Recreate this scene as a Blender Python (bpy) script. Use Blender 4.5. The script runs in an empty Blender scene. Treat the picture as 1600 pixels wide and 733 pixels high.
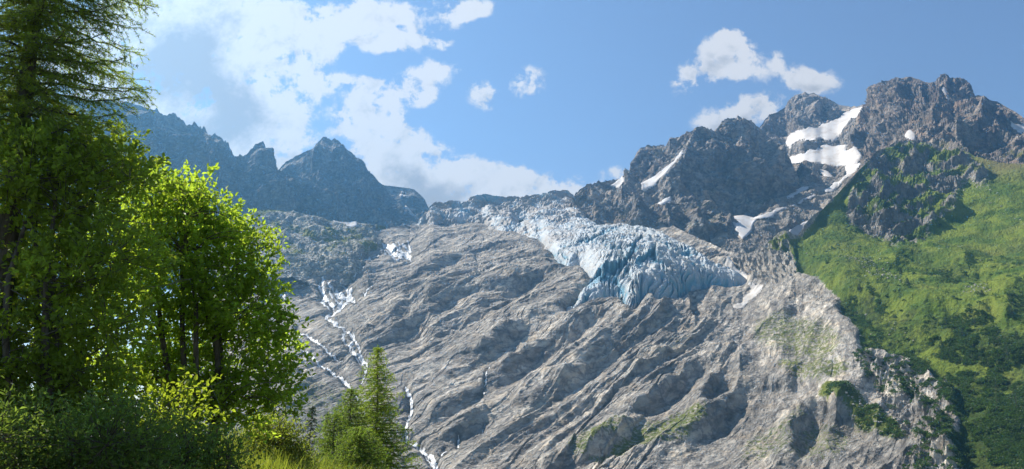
import bpy, math, random
import numpy as np
from mathutils import Vector

rng = np.random.default_rng(7)
random.seed(7)
sc = bpy.context.scene
col = sc.collection
R = math.radians

# ------------------------------------------------------------------ camera
F = 1386.0                       # focal length in photo pixels (1600 wide)
PITCH = R(11.6)
cam_d = bpy.data.cameras.new("camera")
cam_d.sensor_width = 36.0
cam_d.lens = 36.0 * F / 1600.0
cam_d.clip_start = 0.2
cam_d.clip_end = 30000
cam = bpy.data.objects.new("camera", cam_d)
cam.location = (0, 0, 0)
cam.rotation_euler = (R(90) + PITCH, 0, 0)
col.objects.link(cam)
sc.camera = cam
CP, SP = math.cos(PITCH), math.sin(PITCH)


def world(px, py, Y):
    """point at forward distance Y seen along the ray of a photo pixel"""
    px = np.asarray(px, float); py = np.asarray(py, float); Y = np.asarray(Y, float)
    xc = (px - 800.0) / F
    yc = (366.5 - py) / F
    dy = CP - yc * SP
    dz = SP + yc * CP
    k = Y / dy
    return np.stack([xc * k, Y + 0 * k, dz * k], -1)


# ------------------------------------------------------------------ noise
_perm = rng.permutation(256).astype(np.int32)
_perm = np.concatenate([_perm, _perm])
_g = rng.normal(size=(256, 3)); _g /= np.linalg.norm(_g, axis=1)[:, None]
_g = _g.astype(np.float32) * 1.5


def perlin(x, y, z):
    x = np.asarray(x, np.float32); y = np.asarray(y, np.float32); z = np.asarray(z, np.float32)
    xf = np.floor(x); yf = np.floor(y); zf = np.floor(z)
    xi = xf.astype(np.int32) & 255; yi = yf.astype(np.int32) & 255; zi = zf.astype(np.int32) & 255
    x = x - xf; y = y - yf; z = z - zf
    u = x * x * x * (x * (x * 6 - 15) + 10)
    v = y * y * y * (y * (y * 6 - 15) + 10)
    w = z * z * z * (z * (z * 6 - 15) + 10)
    x1 = (xi + 1) & 255; y1 = (yi + 1) & 255; z1 = (zi + 1) & 255

    def g(a, b, c, dx, dy, dz):
        h = _perm[_perm[_perm[a] + b] + c]
        gg = _g[h]
        return gg[..., 0] * dx + gg[..., 1] * dy + gg[..., 2] * dz
    a = g(xi, yi, zi, x, y, z); b = g(x1, yi, zi, x - 1, y, z)
    c = a + u * (b - a)
    a = g(xi, y1, zi, x, y - 1, z); b = g(x1, y1, zi, x - 1, y - 1, z)
    c = c + v * ((a + u * (b - a)) - c)
    a = g(xi, yi, z1, x, y, z - 1); b = g(x1, yi, z1, x - 1, y, z - 1)
    d = a + u * (b - a)
    a = g(xi, y1, z1, x, y - 1, z - 1); b = g(x1, y1, z1, x - 1, y - 1, z - 1)
    d = d + v * ((a + u * (b - a)) - d)
    return c + w * (d - c)


def fbm(x, y, z, octs=4, gain=0.5, lac=2.03):
    s = 0; a = 1.0
    for i in range(octs):
        s = s + a * perlin(x + 17.3 * i, y - 9.1 * i, z + 5.7 * i)
        x = x * lac; y = y * lac; z = z * lac; a *= gain
    return s


def ridged(x, y, z, octs=4, gain=0.5, lac=2.07):
    s = 0; a = 1.0; wgt = 1.0
    for i in range(octs):
        n = 1 - np.abs(perlin(x + 11.9 * i, y + 3.3 * i, z - 7.7 * i)) * 1.6
        n = n * np.abs(n)
        s = s + a * n * wgt
        wgt = np.clip(n * 1.3, 0.15, 1)
        x = x * lac; y = y * lac; z = z * lac; a *= gain
    return s - 0.6


def sstep(a, b, x):
    t = np.clip((x - a) / (b - a), 0, 1)
    return t * t * (3 - 2 * t)


def blur(a, r, axis=None):
    """box blur applied three times on the two grid axes"""
    a = np.asarray(a, np.float64)
    for ax in ((0, 1) if axis is None else (axis,)):
        for _ in range(3):
            n = a.shape[ax]
            rr = min(r, n - 1)
            pad = [(0, 0)] * a.ndim
            pad[ax] = (rr + 1, rr)
            b = np.cumsum(np.pad(a, pad, mode='edge'), axis=ax)
            hi = np.take(b, np.arange(2 * rr + 1, 2 * rr + 1 + n), axis=ax)
            lo = np.take(b, np.arange(0, n), axis=ax)
            a = (hi - lo) / (2 * rr + 1)
    return a


def inpoly(px, py, poly):
    poly = np.asarray(poly, float)
    res = np.zeros(px.shape, bool)
    j = len(poly) - 1
    for i in range(len(poly)):
        xi, yi = poly[i]; xj, yj = poly[j]
        c = ((yi > py) != (yj > py)) & (px < (xj - xi) * (py - yi) / (yj - yi + 1e-12) + xi)
        res ^= c
        j = i
    return res


def polydist(px, py, pts):
    """unsigned distance, signed side (+ = right of the travel direction on the picture) and position 0..1 along a polyline"""
    pts = np.asarray(pts, float)
    best = np.full(px.shape, 1e9); side = np.zeros(px.shape); tt = np.zeros(px.shape)
    L = np.r_[0, np.cumsum(np.hypot(*np.diff(pts, axis=0).T))]
    for i in range(len(pts) - 1):
        ax, ay = pts[i]; dx, dy = pts[i + 1] - pts[i]
        l2 = dx * dx + dy * dy
        t = np.clip(((px - ax) * dx + (py - ay) * dy) / l2, 0, 1)
        ex = px - ax - t * dx; ey = py - ay - t * dy
        d = np.hypot(ex, ey)
        m = d < best
        best = np.where(m, d, best)
        side = np.where(m, np.sign(dx * ey - dy * ex), side)
        tt = np.where(m, (L[i] + t * (L[i + 1] - L[i])) / L[-1], tt)
    return best, side, tt


# ------------------------------------------------------------------ objects
def tag(o, label=None, cat=None, group=None, kind=None):
    if label: o['label'] = label
    if cat: o['category'] = cat
    if group: o['group'] = group
    if kind: o['kind'] = kind
    return o


def mesh_obj(name, V, faces, mat, parent=None, attrs=None, smooth=False):
    """faces: int array (n,3) or (n,4), or a list of such arrays"""
    me = bpy.data.meshes.new(name)
    V = np.ascontiguousarray(V, np.float32)
    fl = faces if isinstance(faces, list) else [faces]
    fl = [np.asarray(f, np.int32) for f in fl if len(f)]
    idx = np.concatenate([f.ravel() for f in fl])
    tot = np.concatenate([np.full(len(f), f.shape[1], np.int32) for f in fl])
    start = np.r_[0, np.cumsum(tot)[:-1]].astype(np.int32)
    me.vertices.add(len(V)); me.vertices.foreach_set('co', V.ravel())
    me.loops.add(len(idx)); me.loops.foreach_set('vertex_index', idx)
    me.polygons.add(len(tot)); me.polygons.foreach_set('loop_start', start); me.polygons.foreach_set('loop_total', tot)
    me.polygons.foreach_set('use_smooth', np.full(len(tot), smooth))
    for k, a in (attrs or {}).items():
        at = me.attributes.new(k, 'FLOAT', 'POINT')
        at.data.foreach_set('value', np.ascontiguousarray(a, np.float32).ravel())
    me.update(calc_edges=True)
    if mat: me.materials.append(mat)
    o = bpy.data.objects.new(name, me)
    col.objects.link(o)
    if parent: o.parent = parent
    return o


def empty(name, loc):
    o = bpy.data.objects.new(name, None)
    o.location = loc
    o.empty_display_size = 0.3
    col.objects.link(o)
    return o


def grid_faces(nr, nc, keep=None):
    i = np.arange(nr * nc).reshape(nr, nc)
    f = np.stack([i[:-1, :-1], i[:-1, 1:], i[1:, 1:], i[1:, :-1]], -1)
    if keep is not None:
        f = f[keep]
    return f.reshape(-1, 4)


def compact(P, f, attrs):
    used = np.unique(f)
    mp = np.full(P.reshape(-1, 3).shape[0], -1, np.int64)
    mp[used] = np.arange(len(used))
    return P.reshape(-1, 3)[used], mp[f], {k: a.ravel()[used] for k, a in attrs.items()}


def grid_obj(name, P, mat, attrs=None, keep=None, smooth=False, label=None, kind='structure'):
    nr, nc = P.shape[:2]
    f = grid_faces(nr, nc, keep)
    V, f, at = compact(P, f, attrs or {})
    o = mesh_obj(name, V, f, mat, attrs=at, smooth=smooth)
    return tag(o, label=label, kind=kind)


def gnormal(P):
    du = np.gradient(P, axis=1); dv = np.gradient(P, axis=0)
    n = np.cross(du, dv)
    n /= np.linalg.norm(n, axis=-1, keepdims=True) + 1e-9
    s = np.sign(np.sum(n * -P, -1, keepdims=True)); s[s == 0] = 1
    return n * s


def lookup(X, PY, xs, ys, tab):
    """bilinear table of distances (rows = ys, columns = xs)"""
    tab = np.asarray(tab, float)
    cols = np.stack([np.interp(PY, ys, tab[:, k]) for k in range(len(xs))], 0)
    k = np.clip(np.searchsorted(xs, X) - 1, 0, len(xs) - 2)
    xs = np.asarray(xs, float)
    t = np.clip((X - xs[k]) / (xs[k + 1] - xs[k]), 0, 1)
    a = np.take_along_axis(cols, k[None], 0)[0]; b = np.take_along_axis(cols, (k + 1)[None], 0)[0]
    return a + t * (b - a)


def fan(x0, x1, step, rows, vstep):
    """grid between picture-traced 3-D lines. rows: list from bottom to top of (points [(px,py)], [(px,Y)])"""
    X = np.arange(x0, x1 + step * 0.5, step)
    ys = [np.interp(X, *np.array(r[0], float).T) for r in rows]
    ds = [np.interp(X, *np.array(r[1], float).T) for r in rows]
    PY = []; D = []
    for a in range(len(rows) - 1):
        n = max(3, int(np.max(np.abs(ys[a + 1] - ys[a])) / vstep))
        for k in range(n + (1 if a == len(rows) - 2 else 0)):
            t = k / n
            PY.append(ys[a] * (1 - t) + ys[a + 1] * t); D.append(ds[a] * (1 - t) + ds[a + 1] * t)
    PY = np.array(PY); D = np.array(D)
    return np.broadcast_to(X, PY.shape).copy(), PY, D


def add_back(P, depth=350, drop=420, n=8):
    """close the mountain behind its crest: rows that fall away on the far side"""
    out = [P]
    top = P[-1]
    for k in range(1, n + 1):
        t = k / n
        out.append((top + np.array([0, depth * t, -drop * t ** 0.9]))[None])
    return np.concatenate(out, 0)


# ------------------------------------------------------------------ materials
def new_mat(name):
    m = bpy.data.materials.new(name)
    m.use_nodes = True
    nt = m.node_tree
    nt.nodes.clear()
    out = nt.nodes.new('ShaderNodeOutputMaterial')
    return m, nt, out


class NT:
    def __init__(s, nt): s.nt = nt
    def n(s, t, **kw):
        nd = s.nt.nodes.new(t)
        for k, v in kw.items(): setattr(nd, k, v)
        return nd
    def l(s, a, b): s.nt.links.new(a, b)
    def put(s, sock, v):
        if hasattr(v, 'is_output'): s.l(v, sock)
        else: sock.default_value = v
    def math(s, op, a, b=0.0, c=None, clamp=False):
        nd = s.n('ShaderNodeMath', operation=op, use_clamp=clamp)
        s.put(nd.inputs[0], a); s.put(nd.inputs[1], b)
        if c is not None: s.put(nd.inputs[2], c)
        return nd.outputs[0]
    def noise(s, vec, scale, detail=6, rough=0.55, dist=0.0, lac=2.0):
        nd = s.n('ShaderNodeTexNoise')
        s.l(vec, nd.inputs['Vector'])
        nd.inputs['Scale'].default_value = scale; nd.inputs['Detail'].default_value = detail
        nd.inputs['Roughness'].default_value = rough; nd.inputs['Distortion'].default_value = dist
        nd.inputs['Lacunarity'].default_value = lac
        return nd.outputs[0]
    def ramp(s, v, pts):
        nd = s.n('ShaderNodeValToRGB')
        s.put(nd.inputs[0], v)
        e = nd.color_ramp.elements
        while len(e) < len(pts): e.new(0.5)
        for k, (p, c) in enumerate(pts):
            e[k].position = p
            e[k].color = tuple(c) + (1,) if len(c) == 3 else c
        return nd.outputs[0]
    def step(s, v, a, b):
        nd = s.n('ShaderNodeMapRange', interpolation_type='SMOOTHSTEP')
        s.put(nd.inputs['Value'], v)
        nd.inputs['From Min'].default_value = a; nd.inputs['From Max'].default_value = b
        return nd.outputs['Result']
    def mix(s, f, a, b, mode='MIX'):
        nd = s.n('ShaderNodeMix', data_type='RGBA', blend_type=mode)
        s.put(nd.inputs[0], f)
        for sock, v in ((nd.inputs[6], a), (nd.inputs[7], b)):
            if isinstance(v, tuple) and len(v) == 3: v = v + (1,)
            s.put(sock, v)
        return nd.outputs[2]
    def map(s, vec, scale=(1, 1, 1), rot=(0, 0, 0)):
        nd = s.n('ShaderNodeMapping')
        s.l(vec, nd.inputs[0])
        nd.inputs['Scale'].default_value = scale; nd.inputs['Rotation'].default_value = rot
        return nd.outputs[0]
    def attr(s, name): return s.n('ShaderNodeAttribute', attribute_name=name).outputs['Fac']
    def coords(s): return s.n('ShaderNodeTexCoord').outputs['Object']
    def bump(s, h, dist, strength=1.0, normal=None):
        nd = s.n('ShaderNodeBump')
        nd.inputs['Strength'].default_value = strength; nd.inputs['Distance'].default_value = dist
        s.l(h, nd.inputs['Height'])
        if normal is not None: s.l(normal, nd.inputs['Normal'])
        return nd.outputs[0]
    def bsdf(s, color, rough=0.9, normal=None, spec=0.2):
        nd = s.n('ShaderNodeBsdfPrincipled')
        s.put(nd.inputs['Base Color'], color if not isinstance(color, tuple) else color + (1,))
        s.put(nd.inputs['Roughness'], rough)
        nd.inputs['Specular IOR Level'].default_value = spec
        if normal is not None: s.l(normal, nd.inputs['Normal'])
        return nd


def rock_material(name, greys, brown, dark, scale=1.0, grass=False, strata=False):
    """greys: (light, mid) base tones, brown: iron tint, dark: lichens / wet tone; scale in metres multiplier"""
    m, nt, out = new_mat(name)
    q = NT(nt); co = q.coords()
    s = 1.0 / scale
    big = q.noise(co, 0.009 * s, 6, 0.6, 0.6)
    mid = q.noise(q.map(co, (1, 1, 1.8), (0.3, 0.5, 0.2)), 0.05 * s, 8, 0.65)
    al = q.map(q.map(co, (1, 1, 1), (0, 0, R(30))), (1, 0.16, 0.6)) if strata else q.map(co, (1, 1, 0.7), (0.35, 0.25, 0.0))
    fine = q.noise(al if strata else q.map(co, (1, 1, 1.5)), 0.17 * s, 9, 0.66, 0.3)
    streak = q.noise(q.map(co, (1, 1, 0.18)), 0.10 * s, 5, 0.6)
    c = q.mix(q.step(big, 0.35, 0.65), greys[0], greys[1])
    c = q.mix(q.math('MULTIPLY', q.step(mid, 0.45, 0.68), 0.75), c, brown)
    c = q.mix(q.math('MULTIPLY', q.step(streak, 0.54, 0.72), 0.55), c, dark)
    f2 = q.ramp(fine, [(0.30, (0.30, 0.30, 0.31)), (0.5, (0.95, 0.95, 0.95)), (0.68, (1.55, 1.52, 1.46))])
    c = q.mix(1.0, c, f2, 'MULTIPLY')
    wob = q.n('ShaderNodeTexNoise'); q.l(co, wob.inputs['Vector']); wob.inputs['Scale'].default_value = 0.05 * s; wob.inputs['Detail'].default_value = 5
    wo = q.n('ShaderNodeVectorMath', operation='MULTIPLY_ADD'); q.l(wob.outputs['Color'], wo.inputs[0]); wo.inputs[1].default_value = (26 * scale,) * 3; q.l(al, wo.inputs[2])
    vor = q.n('ShaderNodeTexVoronoi', feature='DISTANCE_TO_EDGE')
    q.l(wo.outputs[0], vor.inputs['Vector']); vor.inputs['Scale'].default_value = 0.055 * s
    crack = q.step(vor.outputs['Distance'], 0.0, 0.10)
    vc = q.n('ShaderNodeTexVoronoi'); q.l(wo.outputs[0], vc.inputs['Vector']); vc.inputs['Scale'].default_value = 0.055 * s
    blk = q.n('ShaderNodeSeparateColor'); q.l(vc.outputs['Color'], blk.inputs[0])
    c = q.mix(1.0, c, q.ramp(blk.outputs[0], [(0.0, (0.74, 0.74, 0.75)), (0.5, (1, 1, 1)), (1.0, (1.2, 1.18, 1.14))]), 'MULTIPLY')
    c = q.mix(q.math('MULTIPLY', q.math('SUBTRACT', 1.0, crack), 0.55), c, dark)
    h = q.math('ADD', q.noise(q.map(co, (1, 1, 1.4), (0.2, 0.6, 0.1)), 0.11 * s, 10, 0.68), q.math('MULTIPLY', crack, 0.16))
    if strata:
        # joints and polish lines that run up the slabs
        sa = q.noise(al, 0.09, 7, 0.62, 0.5); sb = q.noise(al, 0.32, 6, 0.65, 0.4)
        c = q.mix(1.0, c, q.ramp(sa, [(0.30, (0.55, 0.54, 0.54)), (0.45, (1, 1, 1)), (0.70, (1.18, 1.17, 1.15))]), 'MULTIPLY')
        h = q.math('ADD', q.math('MULTIPLY', h, 0.55), q.math('ADD', q.math('MULTIPLY', sa, 0.7), q.math('MULTIPLY', sb, 0.45)))
    nrm = q.bump(h, 6.0 * scale, 1.0)
    if strata:
        c = q.mix(q.math('MULTIPLY', q.attr('wet'), 0.75), c, (0.085, 0.082, 0.08))
    if grass:
        g = q.attr('grass'); sc_ = q.attr('scree')
        c = q.mix(q.math('MULTIPLY', sc_, q.step(q.noise(co, 0.35, 6, 0.7), 0.42, 0.6)), c, (0.42, 0.38, 0.32))
        c = q.mix(q.math('MULTIPLY', q.attr('lichen_shade'), 0.5), c, (0.075, 0.072, 0.068))  # dark rock tone, also paints the shaded crag faces
        gn = q.noise(co, 0.22, 7, 0.72)
        gm = q.step(q.math('ADD', g, q.math('MULTIPLY', q.math('SUBTRACT', gn, 0.5), 1.3)), 0.36, 0.56)
        gc = q.mix(q.step(q.noise(co, 0.02, 5, 0.6), 0.38, 0.62), (0.068, 0.115, 0.014), (0.155, 0.195, 0.024))
        hn = q.step(q.math('ADD', q.attr('heath_shade'), q.math('MULTIPLY', q.math('SUBTRACT', q.noise(co, 0.11, 8, 0.75), 0.5), 2.6)), 0.2, 0.85)
        gc = q.mix(hn, gc, (0.035, 0.055, 0.010))  # dark green for low scrub and for painted slope shade
        gc = q.mix(q.math('MULTIPLY', q.attr('dry'), 0.8), gc, (0.17, 0.14, 0.06))
        gc = q.mix(1.0, gc, q.ramp(q.noise(co, 0.5, 6, 0.75), [(0.3, (0.68, 0.72, 0.68)), (0.5, (1, 1, 1)), (0.75, (1.28, 1.25, 1.2))]), 'MULTIPLY')
        c = q.mix(gm, c, gc)
    b = q.bsdf(c, 0.92, nrm, 0.12)
    nt.links.new(b.outputs[0], out.inputs[0])
    return m


m_slab = rock_material('slab_granite', ((0.46, 0.425, 0.375), (0.32, 0.30, 0.27)), (0.42, 0.345, 0.26), (0.125, 0.12, 0.12), 1.0, grass=True, strata=True)
m_cliff = rock_material('cliff_rock', ((0.38, 0.35, 0.315), (0.27, 0.25, 0.23)), (0.37, 0.28, 0.20), (0.13, 0.125, 0.12), 2.3, grass=True)
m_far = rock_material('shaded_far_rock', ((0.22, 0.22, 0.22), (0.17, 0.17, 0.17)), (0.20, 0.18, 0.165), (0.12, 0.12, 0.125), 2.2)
m_hump = rock_material('mossy_rock', ((0.46, 0.445, 0.41), (0.36, 0.35, 0.32)), (0.30, 0.29, 0.19), (0.16, 0.165, 0.14), 1.0, grass=True)


m_brown = rock_material('brown_rock', ((0.29, 0.25, 0.215), (0.20, 0.175, 0.15)), (0.30, 0.20, 0.135), (0.085, 0.08, 0.075), 2.3, grass=True)


def ice_material():
    m, nt, out = new_mat('glacier_ice')
    q = NT(nt); co = q.coords()
    deep = q.attr('deep'); dirt = q.attr('dirt')
    n1 = q.noise(co, 0.06, 6, 0.6); n2 = q.noise(co, 0.5, 6, 0.7)
    c = q.mix(q.step(n1, 0.35, 0.65), (0.40, 0.455, 0.49), (0.52, 0.515, 0.49))
    c = q.mix(q.step(deep, 0.15, 0.8), c, (0.15, 0.34, 0.44))
    dm = q.step(q.math('ADD', dirt, q.math('MULTIPLY', q.math('SUBTRACT', n2, 0.5), 0.9)), 0.45, 0.75)
    c = q.mix(q.math('MULTIPLY', dm, 0.85), c, (0.34, 0.30, 0.26))
    c = q.mix(1.0, c, q.ramp(n2, [(0.28, (0.62, 0.66, 0.7)), (0.5, (1, 1, 1)), (0.75, (1.15, 1.14, 1.12))]), 'MULTIPLY')
    nrm = q.bump(q.noise(co, 0.25, 8, 0.68), 3.0, 0.9)
    b = q.bsdf(c, 0.55, nrm, 0.3)
    nt.links.new(b.outputs[0], out.inputs[0])
    return m


def snow_material(name='old_snow', ca=(0.62, 0.605, 0.59), cb=(0.46, 0.42, 0.375)):
    m, nt, out = new_mat(name)
    q = NT(nt); co = q.coords()
    n = q.noise(q.map(co, (1, 1, 0.4)), 0.03, 7, 0.62)
    n = q.math('ADD', n, q.math('MULTIPLY', q.math('SUBTRACT', q.noise(co, 0.15, 6, 0.7), 0.5), 0.5))
    c = q.mix(q.step(n, 0.38, 0.72), ca, cb)
    b = q.bsdf(c, 0.7, q.bump(q.noise(co, 0.08, 6, 0.6), 1.5, 0.5), 0.2)
    nt.links.new(b.outputs[0], out.inputs[0])
    return m


def water_material():
    m, nt, out = new_mat('white_water')
    q = NT(nt); co = q.coords()
    n = q.noise(co, 0.6, 5, 0.65)
    c = q.mix(q.step(n, 0.35, 0.6), (0.42, 0.43, 0.43), (0.74, 0.75, 0.75))
    b = q.bsdf(c, 0.5, q.bump(n, 1.0, 0.6), 0.4)
    nt.links.new(b.outputs[0], out.inputs[0])
    return m


m_ice = ice_material(); m_snow = snow_material(); m_dirtysnow = snow_material('dirty_snow', (0.56, 0.53, 0.49), (0.40, 0.36, 0.31)); m_water = water_material()


def leaf_material(name, refl, refl2, trans, tw=0.5, rough=0.5, spec=0.35):
    m, nt, out = new_mat(name)
    q = NT(nt)
    gi = q.n('ShaderNodeNewGeometry').outputs['Random Per Island']
    pos = q.n('ShaderNodeNewGeometry').outputs['Position']
    patch = q.step(q.noise(pos, 1.1, 3, 0.6), 0.35, 0.65)
    f = q.math('ADD', q.math('MULTIPLY', gi, 0.6), q.math('MULTIPLY', patch, 0.4), clamp=True)
    c = q.mix(f, refl, refl2)
    t = q.mix(f, tuple(v * 0.75 for v in trans), tuple(min(1, v * 1.25) for v in trans))
    b = q.bsdf(c, rough, None, spec)
    tr = q.n('ShaderNodeBsdfTranslucent'); q.l(t, tr.inputs[0])
    mx = q.n('ShaderNodeMixShader'); mx.inputs[0].default_value = tw
    q.l(b.outputs[0], mx.inputs[1]); q.l(tr.outputs[0], mx.inputs[2])
    nt.links.new(mx.outputs[0], out.inputs[0])
    return m


def bark_material(name, a, b_):
    m, nt, out = new_mat(name)
    q = NT(nt); co = q.coords()
    n = q.noise(q.map(co, (1, 1, 0.25)), 14.0, 6, 0.7)
    c = q.mix(q.step(n, 0.35, 0.65), a, b_)
    b = q.bsdf(c, 0.9, q.bump(n, 0.02, 0.8), 0.2)
    nt.links.new(b.outputs[0], out.inputs[0])
    return m


m_bark = bark_material('bark', (0.06, 0.05, 0.04), (0.15, 0.13, 0.11))
m_greybark = bark_material('pale_bark', (0.12, 0.11, 0.10), (0.26, 0.24, 0.21))
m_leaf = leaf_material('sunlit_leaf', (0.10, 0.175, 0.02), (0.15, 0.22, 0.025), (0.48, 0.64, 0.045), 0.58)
m_leafshade = leaf_material('shaded_leaf', (0.065, 0.112, 0.018), (0.105, 0.155, 0.024), (0.46, 0.58, 0.038), 0.54)  # darker copy of the alder leaf, shade put into its colour
m_leafblue = leaf_material('willow_leaf', (0.06, 0.105, 0.03), (0.095, 0.145, 0.035), (0.30, 0.42, 0.05), 0.48)
m_needle = leaf_material('larch_needle', (0.055, 0.095, 0.016), (0.085, 0.125, 0.022), (0.26, 0.36, 0.025), 0.5)
m_needlemid = leaf_material('fresh_larch_needle', (0.08, 0.14, 0.02), (0.125, 0.175, 0.028), (0.42, 0.55, 0.035), 0.52)
m_needlepale = leaf_material('young_larch_needle', (0.07, 0.12, 0.02), (0.12, 0.17, 0.03), (0.30, 0.42, 0.04), 0.5)
m_spruce = leaf_material('spruce_needle', (0.02, 0.045, 0.016), (0.035, 0.065, 0.02), (0.05, 0.10, 0.02), 0.25)
m_scrub = leaf_material('alder_scrub', (0.030, 0.065, 0.014), (0.06, 0.105, 0.02), (0.10, 0.18, 0.025), 0.35)
m_herb = leaf_material('bank_herb', (0.09, 0.14, 0.02), (0.17, 0.17, 0.045), (0.36, 0.42, 0.04), 0.5)


GLACIER = [(648, 350), (660, 330), (677, 320), (707, 322), (732, 318), (767, 314), (816, 314), (869, 305), (905, 300), (905, 345), (950, 358), (1000, 362), (1030, 374), (1046, 384),
               (1060, 396), (1085, 402), (1105, 412), (1130, 424), (1160, 434), (1172, 441), (1150, 447), (1110, 446), (1082, 452), (1068, 462), (1052, 467), (1038, 470), (1030, 478),
               (1022, 474), (1014, 468), (1004, 470), (996, 482), (986, 492), (978, 482), (974, 466), (960, 460), (938, 466), (915, 470), (888, 484), (876, 488), (886, 474), (906, 458), (922, 447), (934, 437),
               (918, 436), (914, 424), (905, 418), (886, 421), (872, 408), (858, 392), (838, 374), (800, 362), (770, 354), (742, 350), (700, 352), (668, 350), (650, 351)]
STREAMS = [
([([(591, 373), (603, 383), (617, 393), (630, 398), (640, 404)], 3.2), ([(637, 380), (640, 392), (634, 400)], 2.6), ([(606, 388), (612, 397), (617, 408)], 2.6), ([(598, 390), (604, 400)], 1.6),
                          ([(577, 406), (568, 411), (567, 426)], 2.4), ([(590, 402), (577, 407)], 1.8), ([(601, 380), (622, 388), (634, 397)], 2.2), ([(612, 386), (616, 396), (628, 405)], 2.0), ([(575, 366), (582, 374), (589, 380)], 1.3), ([(618, 378), (628, 390), (640, 400)], 1.6), ([(596, 386), (608, 396), (622, 406)], 1.8), ([(568, 420), (560, 432), (552, 440)], 1.6), ([(628, 383), (634, 388)], 1.6)], 'white cascade spreading over ledges high below the far pyramid peak'),
([([(503, 444), (505, 459), (521, 473), (522, 483), (508, 494), (519, 505), (540, 517), (552, 529), (546, 545), (561, 559), (573, 567), (570, 585), (565, 600)], 3.2), ([(531, 455), (542, 462), (553, 469)], 2.6),
                          ([(548, 452), (540, 470), (528, 480), (520, 486)], 3.4), ([(497, 450), (512, 462), (519, 476)], 2.6), ([(525, 452), (533, 462), (530, 474)], 2.6), ([(515, 448), (527, 458)], 2.2), ([(505, 459), (500, 470), (512, 480)], 2.0), ([(540, 517), (534, 530), (546, 545)], 1.8), ([(536, 448), (548, 458), (552, 468)], 1.8), ([(546, 545), (556, 562), (572, 575)], 1.8), ([(515, 455), (530, 470)], 2.2), ([(552, 525), (560, 545), (566, 560)], 2.0), ([(579, 443), (568, 459)], 1.5)], 'main white stream tumbling down the pale rock behind the young larch'),
([([(463, 515), (484, 527), (505, 543), (514, 555), (533, 566)], 2.1)], 'thin upper stream on the dark slabs between two other streams'),
([([(424, 449), (433, 455), (440, 462), (447, 466)], 2.6), ([(436, 455), (441, 472)], 2.0)], 'short white cascade falling off the ledge beside the leafy tree'),
([([(447, 529), (470, 546), (491, 564), (510, 578), (528, 588), (542, 602), (552, 614), (560, 626)], 2.2), ([(465, 520), (471, 534)], 1.4)], 'long thin stream slanting down beside the mossy slope to the young larch'),
([([(635, 610), (642, 625), (642, 640), (637, 656), (634, 675), (635, 691), (649, 696), (663, 707), (670, 718), (686, 733), (700, 750)], 3.6), ([(655, 700), (668, 706), (684, 726)], 3.0),
                          ([(716, 681), (717, 697)], 2.0), ([(697, 707), (690, 713)], 2.0)], 'foaming white stream at the foot of the rock beside the young larch'),
([([(765, 575), (760, 590), (756, 612)], 0.8), ([(757, 660), (752, 674)], 0.8)], 'thread of water trickling down the middle of the rock slabs'),
]


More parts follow.
